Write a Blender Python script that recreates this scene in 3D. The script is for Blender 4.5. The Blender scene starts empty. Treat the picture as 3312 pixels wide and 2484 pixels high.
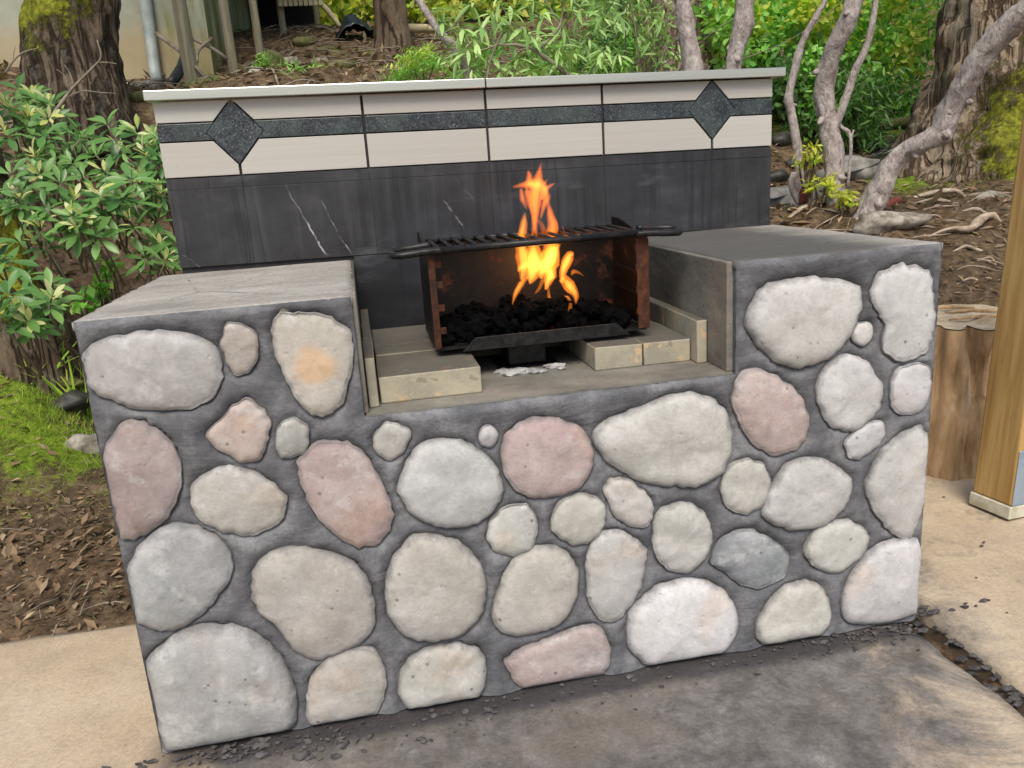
import bpy, bmesh, math, random
import numpy as np
from mathutils import Vector, Matrix, noise as mnoise
random.seed(7); rng = np.random.default_rng(7)
S = bpy.context.scene
COL = S.collection
R = math.radians

# ---------------------------------------------------------------- camera
cam = bpy.data.cameras.new('camera'); camo = bpy.data.objects.new('camera', cam); COL.objects.link(camo)
camo.location = (-0.3936, -1.6910, 1.2223); camo.rotation_euler = (1.3097, 0.0645, -0.1930)
cam.sensor_width = 36.0; cam.lens = 28.49; cam.clip_start = 0.05; cam.clip_end = 300
S.camera = camo
CAM = np.array(camo.location)
# ---------------------------------------------------------------- sky, sun, exposure
SUN_EL, SUN_AZ = R(54), R(190)            # azimuth: clockwise from +Y, where the light comes from
w = bpy.data.worlds.new('World'); S.world = w; w.use_nodes = True
wn = w.node_tree.nodes; wl = w.node_tree.links
bg = wn['Background']; sky = wn.new('ShaderNodeTexSky'); sky.sky_type = 'NISHITA'; sky.sun_disc = False
sky.sun_elevation = SUN_EL; sky.sun_rotation = SUN_AZ; sky.air_density = 1.0; sky.dust_density = 3.0; sky.ozone_density = 1.0
wl.new(sky.outputs[0], bg.inputs[0]); bg.inputs[1].default_value = 0.12
sl = bpy.data.lights.new('sun', 'SUN'); sl.energy = 2.0; sl.angle = R(28); sl.color = (1.0, 0.93, 0.82)
so = bpy.data.objects.new('sun', sl); COL.objects.link(so)
sd = Vector((math.sin(SUN_AZ) * math.cos(SUN_EL), math.cos(SUN_AZ) * math.cos(SUN_EL), math.sin(SUN_EL)))
so.rotation_euler = sd.to_track_quat('Z', 'Y').to_euler(); so.location = (0, -4, 8)
S.view_settings.view_transform = 'Standard'; S.view_settings.look = 'None'; S.view_settings.gamma = 1.0
S.view_settings.use_curve_mapping = False; S.view_settings.exposure = 0.45
S.render.engine = 'CYCLES'
S.cycles.max_bounces = 6; S.cycles.diffuse_bounces = 3; S.cycles.glossy_bounces = 2; S.cycles.transmission_bounces = 4; S.cycles.transparent_max_bounces = 8

# ---------------------------------------------------------------- helpers
def lin(r, g, b):
    f = lambda c: ((c / 255 + 0.055) / 1.055) ** 2.4 if c > 10 else c / 255 / 12.92
    return (f(r), f(g), f(b), 1.0)

def mesh(name, v, f, m=None, parent=None, smooth=False, loc=None):
    me = bpy.data.meshes.new(name); me.from_pydata([tuple(p) for p in v], [], [tuple(q) for q in f]); me.update()
    if smooth: me.polygons.foreach_set('use_smooth', [True] * len(me.polygons))
    if m: me.materials.append(m)
    return link(name, me, parent, loc)

def link(name, me, parent=None, loc=None):
    o = bpy.data.objects.new(name, me); COL.objects.link(o)
    if parent: o.parent = parent
    if loc is not None: o.location = loc
    return o

def tag(o, label=None, cat=None, group=None, kind=None):
    if label: o['label'] = label
    if cat: o['category'] = cat
    if group: o['group'] = group
    if kind: o['kind'] = kind
    return o

def empty(name, loc, label, cat, group=None):
    o = bpy.data.objects.new(name, None); COL.objects.link(o); o.location = loc; o.empty_display_size = .1
    return tag(o, label, cat, group)

class MB:
    """collects shapes, links them as one mesh object"""
    def __init__(s): s.v = []; s.f = []
    def add(s, v, f):
        n = len(s.v); s.v += [tuple(p) for p in v]; s.f += [tuple(i + n for i in q) for q in f]; return s
    def box(s, a, b): return s.add(*box(a, b))
    def tube(s, *a, **k): return s.add(*tube(*a, **k))
    def build(s, name, m, parent=None, smooth=False, loc=None, bevel=0):
        if loc is not None: s.v = [(p[0] - loc[0], p[1] - loc[1], p[2] - loc[2]) for p in s.v]
        o = mesh(name, s.v, s.f, m, parent, smooth, None)
        if loc is not None:
            o.location = loc
            if parent: o.location = Vector(loc) - parent.location
        elif parent: o.matrix_parent_inverse = parent.matrix_basis.inverted() if parent.parent is None else (parent.parent.matrix_basis @ parent.matrix_basis).inverted()
        if bevel:
            b = o.modifiers.new('bevel', 'BEVEL'); b.width = bevel; b.segments = 2; b.limit_method = 'ANGLE'
        return o

def box(a, b):
    x0, y0, z0 = a; x1, y1, z1 = b
    return ([(x0, y0, z0), (x1, y0, z0), (x1, y1, z0), (x0, y1, z0), (x0, y0, z1), (x1, y0, z1), (x1, y1, z1), (x0, y1, z1)],
            [(0, 3, 2, 1), (4, 5, 6, 7), (0, 1, 5, 4), (1, 2, 6, 5), (2, 3, 7, 6), (3, 0, 4, 7)])

def prism_y(poly, y0, y1):
    """polygon in x,z (anticlockwise seen from -y) extruded along y"""
    n = len(poly); v = [(x, y0, z) for x, z in poly] + [(x, y1, z) for x, z in poly]
    f = [tuple(range(n)), tuple(range(2 * n - 1, n - 1, -1))] + [(i, i + n, (i + 1) % n + n, (i + 1) % n) for i in range(n)]
    return v, f

def smooth_path(pts, k=4):
    p = [np.array(q, float) for q in pts]; p = [2 * p[0] - p[1]] + p + [2 * p[-1] - p[-2]]; out = []
    for i in range(1, len(p) - 2):
        for j in range(k):
            t = j / k
            out.append(.5 * ((2 * p[i]) + (-p[i - 1] + p[i + 1]) * t + (2 * p[i - 1] - 5 * p[i] + 4 * p[i + 1] - p[i + 2]) * t * t + (-p[i - 1] + 3 * p[i] - 3 * p[i + 1] + p[i + 2]) * t ** 3))
    out.append(p[-2]); return out

def tube(pts, rad, n=8, k=1, rough=0.0, freq=3.0, flat=1.0, seed=0, cap=True):
    P = smooth_path(pts, k) if k > 1 else [np.array(q, float) for q in pts]
    m = len(P)
    if np.isscalar(rad): r = np.full(m, rad)
    else: r = np.interp(np.linspace(0, 1, m), np.linspace(0, 1, len(rad)), rad)
    v = []; f = []; up = np.array([0.31, .2, .93]); prev = None
    for i in range(m):
        t = P[min(i + 1, m - 1)] - P[max(i - 1, 0)]; t = t / (np.linalg.norm(t) + 1e-9)
        if prev is None:
            a = np.cross(t, up if abs(t @ up) < .9 else np.array([1., 0, 0]))
        else: a = prev - t * (prev @ t)
        a /= np.linalg.norm(a) + 1e-9; prev = a; b = np.cross(t, a)
        for j in range(n):
            th = 2 * math.pi * j / n; d = a * math.cos(th) + b * math.sin(th) * flat; q = r[i]
            if rough:
                c = P[i] * freq + d * r[i] * freq * 2.5
                q *= 1 + rough * mnoise.noise((c[0] + seed, c[1], c[2])) + rough * .5 * mnoise.noise((c[0] * 2.7, c[1] * 2.7 + seed, c[2] * 2.7))
            v.append(P[i] + d * q)
    for i in range(m - 1):
        for j in range(n):
            f.append((i * n + j, i * n + (j + 1) % n, (i + 1) * n + (j + 1) % n, (i + 1) * n + j))
    if cap: f += [tuple(range(n - 1, -1, -1)), tuple((m - 1) * n + j for j in range(n))]
    return v, f

def lump(c, r, seed=0, n=2, rough=.25, freq=1.3, sq=(1, 1, 1)):
    """an irregular boulder / lump"""
    bm = bmesh.new(); bmesh.ops.create_icosphere(bm, subdivisions=n, radius=1.0)
    v = []
    for q in bm.verts:
        d = q.co.normalized(); h = 1 + rough * mnoise.noise(d * freq + Vector((seed * 3.7, seed * 1.3, 0))) + rough * .5 * mnoise.noise(d * freq * 2.6 + Vector((0, seed * 2.1, 5)))
        v.append((c[0] + d.x * h * r * sq[0], c[1] + d.y * h * r * sq[1], c[2] + d.z * h * r * sq[2]))
    f = [tuple(q.index for q in p.verts) for p in bm.faces]; bm.free(); return v, f

# ---- node helper
class NT:
    def __init__(s, name):
        s.m = bpy.data.materials.new(name); s.m.use_nodes = True; s.t = s.m.node_tree; s.n = s.t.nodes
        s.b = s.n['Principled BSDF']; s.out = s.n['Material Output']; s.tc = s.n.new('ShaderNodeTexCoord')
        s.co = s.tc.outputs['Object']
    def lk(s, a, b): s.t.links.new(a, b)
    def put(s, inp, v):
        if hasattr(v, 'is_output') or hasattr(v, 'links'): s.lk(v, inp)
        else: inp.default_value = v
    def map(s, scale=(1, 1, 1), rot=(0, 0, 0), src=None, loc=(0, 0, 0)):
        n = s.n.new('ShaderNodeMapping'); s.lk(src or s.co, n.inputs[0]); n.inputs['Scale'].default_value = scale; n.inputs['Rotation'].default_value = rot; n.inputs['Location'].default_value = loc
        return n.outputs[0]
    def noise(s, scale=5, detail=6, rough=.6, src=None, dist=0, col=False):
        n = s.n.new('ShaderNodeTexNoise'); s.lk(src or s.co, n.inputs['Vector']); n.inputs['Scale'].default_value = scale
        n.inputs['Detail'].default_value = detail; n.inputs['Roughness'].default_value = rough; n.inputs['Distortion'].default_value = dist
        return n.outputs['Color' if col else 'Fac']
    def vor(s, scale=5, src=None, feat='F1', out='Distance', rnd=1):
        n = s.n.new('ShaderNodeTexVoronoi'); n.feature = feat; s.lk(src or s.co, n.inputs['Vector']); n.inputs['Scale'].default_value = scale; n.inputs['Randomness'].default_value = rnd
        return n.outputs[out]
    def wave(s, scale=5, dist=5, src=None, dire='X', detail=3):
        n = s.n.new('ShaderNodeTexWave'); n.bands_direction = dire; s.lk(src or s.co, n.inputs['Vector']); n.inputs['Scale'].default_value = scale; n.inputs['Distortion'].default_value = dist; n.inputs['Detail'].default_value = detail
        return n.outputs['Fac']
    def ramp(s, fac, stops):
        n = s.n.new('ShaderNodeValToRGB'); s.put(n.inputs[0], fac); e = n.color_ramp.elements
        while len(e) < len(stops): e.new(.5)
        for q, (p, c) in zip(e, stops):
            q.position = p; q.color = c if hasattr(c, '__len__') else (c, c, c, 1)
        return n.outputs[0]
    def mix(s, fac, a, b, mode='MIX'):
        n = s.n.new('ShaderNodeMix'); n.data_type = 'RGBA'; n.blend_type = mode
        s.put(n.inputs[0], fac); s.put(n.inputs[6], a); s.put(n.inputs[7], b); return n.outputs[2]
    def math(s, op, a, b=0.0, c=0.0, clamp=False):
        n = s.n.new('ShaderNodeMath'); n.operation = op; n.use_clamp = clamp
        s.put(n.inputs[0], a); s.put(n.inputs[1], b)
        if op in ('MULTIPLY_ADD', 'SMOOTH_MIN'): s.put(n.inputs[2], c)
        return n.outputs[0]
    def rng(s, v, a, b, c=0.0, d=1.0):
        n = s.n.new('ShaderNodeMapRange'); n.interpolation_type = 'SMOOTHSTEP'; s.put(n.inputs[0], v)
        for i, q in enumerate((a, b, c, d)): n.inputs[i + 1].default_value = q
        return n.outputs[0]
    def sep(s, src=None):
        n = s.n.new('ShaderNodeSeparateXYZ'); s.lk(src or s.co, n.inputs[0]); return n.outputs
    def bump(s, h, strength=.3, dist=.01, prev=None):
        n = s.n.new('ShaderNodeBump'); s.put(n.inputs['Height'], h); n.inputs['Strength'].default_value = strength; n.inputs['Distance'].default_value = dist
        if prev is not None: s.lk(prev, n.inputs['Normal'])
        return n.outputs[0]
    def fin(s, col, rough=.8, bump=None, metal=0, spec=.4):
        s.put(s.b.inputs['Base Color'], col); s.put(s.b.inputs['Roughness'], rough); s.put(s.b.inputs['Metallic'], metal); s.put(s.b.inputs['Specular IOR Level'], spec)
        if bump is not None: s.lk(bump, s.b.inputs['Normal'])
        return s.m
    def attr(s, name):
        n = s.n.new('ShaderNodeAttribute'); n.attribute_name = name; return n.outputs['Fac']
    def geo(s, out): return s.n.new('ShaderNodeNewGeometry').outputs[out]
    def world(s): s.co = s.n.new('ShaderNodeNewGeometry').outputs['Position']; return s

# ---------------------------------------------------------------- materials
def m_stone():
    t = NT('river_stone'); oi = t.n.new('ShaderNodeObjectInfo'); base = t.mix(1.0, oi.outputs['Color'], (1.22, 1.22, 1.22, 1), 'MULTIPLY')
    co = t.n.new('ShaderNodeVectorMath'); co.operation = 'ADD'; t.lk(t.co, co.inputs[0])
    off = t.n.new('ShaderNodeVectorMath'); off.operation = 'SCALE'; t.lk(oi.outputs['Location'], off.inputs[0]); off.inputs[3].default_value = 7.0
    t.lk(off.outputs[0], co.inputs[1]); t.co = co.outputs[0]
    a = t.noise(9, 5, .6); b = t.noise(45, 6, .7); c = t.noise(3.5, 3, .5, col=True)
    col = t.mix(t.rng(a, .35, .68), t.mix(.13, base, (.12, .12, .12, 1)), t.mix(.2, base, (.8, .78, .74, 1)))
    col = t.mix(.10, col, t.mix(1, col, c, 'SOFT_LIGHT'))
    bw = t.n.new('ShaderNodeRGBToBW'); t.lk(col, bw.inputs[0]); cg = t.n.new('ShaderNodeCombineColor'); [t.lk(bw.outputs[0], cg.inputs[i]) for i in range(3)]; col = t.mix(.25, col, cg.outputs[0])
    chalk = t.rng(t.noise(5, 5, .65, t.map((1, 1, 2.2), (0, .7, 0), loc=(8, 1, 2))), .5, .7); col = t.mix(t.math('MULTIPLY', chalk, .45), col, (.72, .71, .69, 1))
    warm = t.rng(t.noise(6, 4, .55, t.map(loc=(4, 1, 9))), .55, .72)
    col = t.mix(t.math('MULTIPLY', warm, .42), col, t.mix(1, col, (1.0, .80, .62, 1), 'MULTIPLY'))
    col = t.mix(t.math('MULTIPLY', t.rng(b, .3, .75), .5), t.mix(1, col, (.74, .74, .74, 1), 'MULTIPLY'), col)
    pit = t.rng(t.vor(26), .06, .15); pitm = t.math('MULTIPLY', t.math('SUBTRACT', 1, pit), t.rng(t.noise(5, 2), .5, .62))
    col = t.mix(t.math('MULTIPLY', pitm, .7), col, (.10, .10, .095, 1))
    rim = t.attr('rim'); rn = t.math('ADD', rim, t.math('MULTIPLY', t.math('SUBTRACT', t.noise(26, 6, .7), .5), .75))
    rm = t.rng(rn, .74, 1.12)
    col = t.mix(t.math('MULTIPLY', rm, .8), col, lin(112, 111, 111))
    g1 = t.noise(120, 5, .75); g2 = t.noise(260, 3, .7)
    col = t.mix(t.rng(g1, .33, .56), t.mix(1, col, (.90, .895, .89, 1), 'MULTIPLY'), col)
    col = t.mix(t.math('MULTIPLY', t.rng(g2, .6, .7), .25), col, t.mix(.5, col, (.75, .73, .70, 1)))
    bl = t.noise(15, 7, .72, t.map(loc=(5, 3, 1))); col = t.mix(t.math('MULTIPLY', t.rng(bl, .52, .70), .40), col, (.66, .655, .64, 1)); col = t.mix(t.math('MULTIPLY', t.rng(bl, .46, .32), .30), col, t.mix(1, col, (.66, .66, .66, 1), 'MULTIPLY'))
    sme = t.rng(t.noise(10, 9, .82, t.map((.7, 1, 1.9), (0, .9, 0), loc=(2, 6, 4))), .57, .72); col = t.mix(t.math('MULTIPLY', sme, .38), col, lin(128, 128, 129))
    fl = t.math('MULTIPLY', t.rng(t.noise(60, 5, .8, t.map(loc=(1, 8, 3))), .62, .70), t.rng(t.attr('rim'), .15, .75)); col = t.mix(t.math('MULTIPLY', fl, .65), col, lin(92, 90, 90))
    oc = t.rng(t.math('ADD', t.attr('ochre'), t.math('MULTIPLY', t.math('SUBTRACT', t.noise(16, 6, .7), .5), .9)), .35, .85); col = t.mix(t.math('MULTIPLY', oc, .6), col, lin(206, 166, 118))
    bu = t.bump(b, .35, .006); bu = t.bump(g1, .22, .003, bu); bu = t.bump(pit, .25, .004, bu)
    return t.fin(col, .82, bu, spec=.25)

def m_mortar():
    t = NT('mortar').world()
    sw = t.noise(2.2, 2, .5, col=True); mp = t.n.new('ShaderNodeVectorMath'); mp.operation = 'MULTIPLY_ADD'; t.lk(sw, mp.inputs[0]); mp.inputs[1].default_value = (.25, .25, .25); t.lk(t.co, mp.inputs[2])
    st = t.noise(14, 8, .7, t.map((.5, 1, 3.0), src=mp.outputs[0])); a = t.noise(5, 8, .72); fine = t.noise(120, 4, .7)
    col = t.ramp(a, [(.32, lin(70, 71, 74)), (.5, lin(102, 103, 106)), (.68, lin(146, 147, 149))])
    col = t.mix(t.math('MULTIPLY', t.rng(st, .4, .75), .4), col, lin(136, 137, 139))
    col = t.mix(t.math('MULTIPLY', t.rng(fine, .4, .7), .3), col, lin(70, 70, 74))
    smear = t.rng(t.noise(7, 8, .75, t.map(loc=(3, 3, 8))), .58, .75)
    col = t.mix(t.math('MULTIPLY', smear, .45), col, lin(160, 158, 158))
    dk = t.rng(t.noise(22, 7, .75, t.map(loc=(6, 2, 4))), .60, .72); col = t.mix(t.math('MULTIPLY', dk, .45), col, lin(62, 62, 66))
    wisp = t.math('MULTIPLY', t.rng(t.noise(26, 8, .8, t.map((.6, 1, 2.2), (0, .5, 0), src=mp.outputs[0])), .58, .72), t.rng(t.noise(3, 3, .6, t.map(loc=(1, 1, 6))), .45, .6)); col = t.mix(t.math('MULTIPLY', wisp, .5), col, lin(168, 166, 164))
    bu = t.bump(st, .4, .012); bu = t.bump(fine, .45, .004, bu)
    return t.fin(col, .88, bu, spec=.2)

def m_counter():
    t = NT('counter_concrete').world(); x, y, z = t.sep()
    a = t.noise(3, 6, .65, t.map((1, 2.2, 1))); s = t.noise(12, 9, .75, t.map((.9, 1.4, 1))); f = t.noise(90, 4, .75)
    col = t.ramp(a, [(.3, lin(148, 143, 134)), (.5, lin(176, 171, 161)), (.7, lin(194, 189, 179))])
    col = t.mix(t.math('MULTIPLY', t.rng(s, .4, .7), .4), col, lin(118, 115, 108))
    dx = t.math('ABSOLUTE', t.math('SUBTRACT', x, .30)); darkening = t.math('ADD', t.rng(dx, .78, .30), t.math('MULTIPLY', t.math('SUBTRACT', t.noise(3.5, 6, .7), .5), .6))
    col = t.mix(t.math('MULTIPLY', t.rng(darkening, .15, .8), .9), col, lin(70, 69, 66))  # uneven dark tone, strong on the right counter, faint on the left
    col = t.mix(t.math('MULTIPLY', t.rng(f, .4, .62), .35), col, lin(95, 93, 90))
    cr = t.rng(t.vor(2.6, t.map((1, .6, 1), src=t.co), 'DISTANCE_TO_EDGE'), .012, .0)
    col = t.mix(t.math('MULTIPLY', t.math('MULTIPLY', cr, t.rng(a, .5, .56)), .7), col, lin(60, 58, 55))
    bu = t.bump(s, .5, .008); bu = t.bump(f, .4, .003, bu)
    return t.fin(col, .75, bu, spec=.35)

def m_inner():
    t = NT('recess_concrete').world(); x, y, z = t.sep()
    a = t.noise(5, 7, .7, t.map((1, 1, 2))); f = t.noise(80, 4, .7)
    col = t.ramp(a, [(.3, lin(94, 91, 83)), (.6, lin(134, 130, 119)), (.8, lin(164, 158, 145))])
    darkening = t.math('ADD', t.rng(y, .12, .5), t.math('MULTIPLY', t.math('SUBTRACT', t.noise(6, 6, .7), .5), .9))
    col = t.mix(t.math('MULTIPLY', t.rng(darkening, .1, .9), .7), col, lin(60, 57, 53))  # concrete gets darker towards the back of the opening
    pit = t.rng(t.vor(30), .16, .08)
    col = t.mix(t.math('MULTIPLY', pit, t.math('MULTIPLY', .7, t.rng(a, .48, .6))), col, lin(60, 58, 56))
    return t.fin(col, .88, t.bump(f, .4, .004, t.bump(a, .4, .01)), spec=.25)

VEINS = [((-0.579, 1.228), (-0.537, 1.118), 0.0022, 0.35), ((-0.542, 1.132), (-0.481, 1.000), 0.0038, 0.95), ((-0.480, 1.173), (-0.438, 1.057), 0.0018, 0.40), ((-0.443, 1.067), (-0.408, 1.000), 0.0022, 0.70), ((-0.127, 1.147), (-0.064, 1.049), 0.0030, 0.60), ((-0.087, 1.209), (-0.029, 1.135), 0.0016, 0.30), ((-0.890, 1.045), (-0.834, 0.995), 0.0018, 0.50)]
def m_slate():
    t = NT('dark_slate_tile').world(); x, y, z = t.sep()
    a = t.noise(4, 6, .65, t.map((1, 1, 1.6))); drip = t.noise(26, 5, .65, t.map((1, 1, .05))); drip2 = t.noise(70, 3, .6, t.map((1, 1, .03)))
    col = t.ramp(a, [(.28, lin(34, 34, 36)), (.55, lin(52, 52, 54)), (.8, lin(84, 84, 86))])
    dm = t.math('MULTIPLY', t.rng(drip, .45, .72), t.rng(t.noise(2.3, 3, .5), .38, .6))
    col = t.mix(t.math('MULTIPLY', dm, .35), col, lin(96, 96, 98))
    col = t.mix(t.math('MULTIPLY', t.rng(drip2, .54, .64), .7), col, lin(32, 33, 36))
    wob = t.math('MULTIPLY', t.math('SUBTRACT', t.noise(14, 4, .6), .5), .022); brk = t.rng(t.noise(24, 3, .6), .36, .58)
    for (xa, za), (xb, zb), wdt, op in VEINS:      # quartz veins: (x, z) from, to, half width, strength
        ln = math.hypot(xb - xa, zb - za); ux, uz = (xb - xa) / ln, (zb - za) / ln
        rx = t.math('SUBTRACT', x, xa); rz = t.math('SUBTRACT', z, za)
        al = t.math('ADD', t.math('MULTIPLY', rx, ux), t.math('MULTIPLY', rz, uz)); ac = t.math('ADD', t.math('SUBTRACT', t.math('MULTIPLY', rx, uz), t.math('MULTIPLY', rz, ux)), wob)
        k = t.math('MULTIPLY', t.rng(t.math('ABSOLUTE', ac), wdt, wdt * .3), t.math('MULTIPLY', t.rng(al, 0, ln * .2), t.rng(al, ln, ln * .8)))
        col = t.mix(t.math('MULTIPLY', t.math('MULTIPLY', k, brk), op * .8), col, lin(190, 190, 190))
    haze = t.rng(t.noise(3.1, 7, .7, t.map((.7, 1, 2.4), loc=(5, 0, 2))), .56, .75)
    col = t.mix(t.math('MULTIPLY', haze, .6), col, lin(122, 124, 127))
    orr = t.n.new('ShaderNodeObjectInfo').outputs['Random']; col = t.mix(t.math('MULTIPLY', orr, .35), col, lin(44, 46, 52))
    lowdark = t.rng(z, 1.02, .86); col = t.mix(t.math('MULTIPLY', lowdark, .7), col, lin(24, 25, 30))  # tiles darken downwards from about counter height
    r = t.rng(a, .3, .7, .28, .5)
    return t.fin(col, r, t.bump(drip, .12, .003), spec=.45)

def m_beige():
    t = NT('beige_ceramic_tile').world()
    a = t.noise(3, 5, .6, t.map((.4, 1, 2))); l = t.noise(40, 4, .6, t.map((.04, 1, 3)))
    oi = t.n.new('ShaderNodeObjectInfo').outputs['Random']
    col = t.mix(oi, lin(187, 186, 178), lin(180, 176, 168))
    col = t.mix(t.math('MULTIPLY', t.rng(a, .4, .7), .35), col, lin(178, 174, 164))
    col = t.mix(t.math('MULTIPLY', t.rng(l, .4, .65), .22), col, lin(168, 160, 148))
    sp = t.math('MULTIPLY', t.rng(t.noise(30, 6, .75), .64, .74), t.rng(t.noise(4, 2), .52, .64))
    col = t.mix(t.math('MULTIPLY', sp, .6), col, lin(105, 98, 92))
    return t.fin(col, .5, t.bump(l, .08, .002), spec=.4)

def m_granite():
    t = NT('dark_granite').world()
    a = t.noise(9, 4, .6); v = t.vor(280, out='Color'); vb = t.n.new('ShaderNodeRGBToBW'); t.lk(v, vb.inputs[0]); n = t.noise(40, 6, .8)
    col = t.ramp(vb.outputs[0], [(.2, lin(30, 34, 38)), (.5, lin(52, 57, 62)), (.72, lin(78, 84, 90)), (.9, lin(112, 118, 122))])
    col = t.mix(t.rng(n, .35, .7), t.mix(1, col, (.5, .52, .55, 1), 'MULTIPLY'), col)
    col = t.mix(t.math('MULTIPLY', t.rng(a, .42, .62), .55), col, t.mix(.6, col, lin(84, 98, 92)))
    return t.fin(col, .32, None, spec=.5)

def m_grout(): 
    t = NT('dark_grout').world(); return t.fin(t.ramp(t.noise(30, 4), [(.3, lin(44, 43, 42)), (.7, lin(66, 64, 62))]), .9)

def m_cap():
    t = NT('polished_cap'); t.world(); n = t.noise(60, 4, .6, t.map((.03, 1, 1)))
    return t.fin(lin(186, 186, 180), t.rng(n, .3, .7, .10, .22), t.bump(n, .03, .002), metal=.75, spec=.5)

def m_steel(name, c0, c1, rust, rr=.55):
    t = NT(name).world(); a = t.noise(9, 6, .7); b = t.noise(50, 5, .7)
    col = t.mix(t.rng(b, .35, .65), c0, c1); r = t.rng(a, .62 - rust * .4, .74 - rust * .25)
    rc = t.ramp(b, [(.3, lin(44, 26, 18)), (.55, lin(84, 48, 30)), (.8, lin(124, 78, 50))])
    col = t.mix(r, col, rc)
    return t.fin(col, t.math('ADD', t.math('MULTIPLY', r, .3), rr), t.bump(b, .3, .002), metal=.25, spec=.4)

def m_brick():
    t = NT('firebrick').world(); a = t.noise(12, 6, .7); f = t.noise(70, 5, .75); oi = t.n.new('ShaderNodeObjectInfo').outputs['Random']
    col = t.mix(t.rng(a, .35, .65), lin(150, 145, 128), lin(176, 168, 146)); col = t.mix(t.math('MULTIPLY', oi, .3), col, lin(140, 138, 132))
    chip = t.rng(t.noise(16, 5, .7, t.map(loc=(3, 7, 1))), .56, .64); col = t.mix(chip, col, lin(196, 168, 134))
    st = t.rng(t.noise(24, 4, .6), .62, .7); col = t.mix(t.math('MULTIPLY', st, .5), col, lin(100, 92, 78))
    nz = t.sep(t.geo('Normal'))[2]; x, y, z = t.sep()
    darkening = t.math('MULTIPLY', t.rng(nz, .6, .9), t.rng(a, .1, .45)); darkening = t.math('MAXIMUM', darkening, t.rng(y, .22, .4))
    col = t.mix(t.math('MULTIPLY', darkening, .8), col, lin(66, 63, 60))  # soot on the brick tops; every face darker towards the back
    return t.fin(col, .9, t.bump(f, .5, .003), spec=.2)

def m_plain(name, c, rough=.8, c2=None, sc=20, metal=0, bump=.3, spec=.4):
    t = NT(name); a = t.noise(sc, 6, .7); col = t.mix(t.rng(a, .35, .65), c, c2 or tuple(q * .75 for q in c[:3]) + (1,))
    return t.fin(col, rough, t.bump(a, bump, .006), metal, spec)

def m_pad():
    t = NT('pad_concrete').world(); x, y, z = t.sep()
    a = t.noise(1.6, 6, .65); b = t.noise(9, 8, .72); f = t.noise(75, 5, .75)
    col = t.ramp(a, [(.3, lin(176, 158, 134)), (.5, lin(196, 178, 152)), (.72, lin(208, 193, 170))])
    col = t.mix(t.math('MULTIPLY', t.rng(b, .42, .7), .4), col, lin(160, 146, 126))
    # cement slurry and soot trodden out in front of the barbecue
    d = t.math('ADD', t.rng(x, -1.0, -.70), t.math('MULTIPLY', t.math('SUBTRACT', t.noise(4, 7, .75), .5), .9)); d = t.rng(d, .35, .75)
    e = t.math('ADD', t.math('ADD', t.math('MULTIPLY', x, -1.15), 1.30), t.math('ADD', t.math('MULTIPLY', t.math('SUBTRACT', t.noise(3, 7, .72, dist=.6), .5), 1.6), t.math('MULTIPLY', y, .55))); e = t.rng(e, .0, .45)
    sm = t.math('MULTIPLY', d, e)
    sw = t.noise(9, 10, .8, dist=.2); dk = t.ramp(sw, [(.32, lin(60, 60, 61)), (.46, lin(90, 89, 89)), (.58, lin(120, 118, 117)), (.74, lin(172, 169, 167))])
    brn = t.rng(t.noise(2.4, 4, .6, t.map(loc=(7, 2, 0))), .5, .66); dk = t.mix(t.math('MULTIPLY', brn, .35), dk, lin(130, 119, 108))
    col = t.mix(t.math('MULTIPLY', sm, .93), col, dk)
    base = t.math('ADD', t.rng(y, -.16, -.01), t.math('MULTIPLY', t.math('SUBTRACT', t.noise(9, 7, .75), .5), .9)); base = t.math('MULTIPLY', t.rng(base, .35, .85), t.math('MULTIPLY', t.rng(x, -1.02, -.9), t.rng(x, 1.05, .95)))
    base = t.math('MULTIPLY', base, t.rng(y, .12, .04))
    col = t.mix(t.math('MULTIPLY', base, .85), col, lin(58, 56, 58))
    hol = t.rng(t.vor(9), .035, .02); col = t.mix(t.math('MULTIPLY', hol, .8), col, lin(50, 46, 42))
    wet = t.math('MULTIPLY', t.rng(t.noise(5, 6, .7, t.map(loc=(9, 1, 0))), .56, .68), t.rng(x, .2, .9)); col = t.mix(t.math('MULTIPLY', wet, .55), col, lin(112, 110, 102))
    grit = t.rng(t.vor(38), .14, .06); gm = t.math('MULTIPLY', grit, t.rng(t.noise(6, 3), .5, .65)); col = t.mix(t.math('MULTIPLY', gm, .6), col, lin(84, 78, 72))
    gr = t.noise(110, 4, .75); col = t.mix(t.rng(gr, .36, .62), t.mix(1, col, (.82, .81, .80, 1), 'MULTIPLY'), col)
    dt = t.rng(t.noise(20, 7, .8, t.map(loc=(4, 4, 1))), .60, .72); col = t.mix(t.math('MULTIPLY', dt, .4), col, lin(120, 106, 90))
    lt = t.math('MULTIPLY', t.rng(t.noise(30, 8, .8, t.map((1, 1.2, 1), (0, 0, .8), loc=(2, 9, 1)), dist=.3), .60, .74), sm); col = t.mix(t.math('MULTIPLY', lt, .6), col, lin(176, 172, 172))
    bu = t.bump(f, .5, .005); bu = t.bump(gr, .35, .003, bu); bu = t.bump(t.math('MULTIPLY', sw, t.math('ADD', .15, sm)), .5, .012, bu); bu = t.bump(b, .2, .008, bu)
    return t.fin(col, .8, bu, spec=.3)

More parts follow.
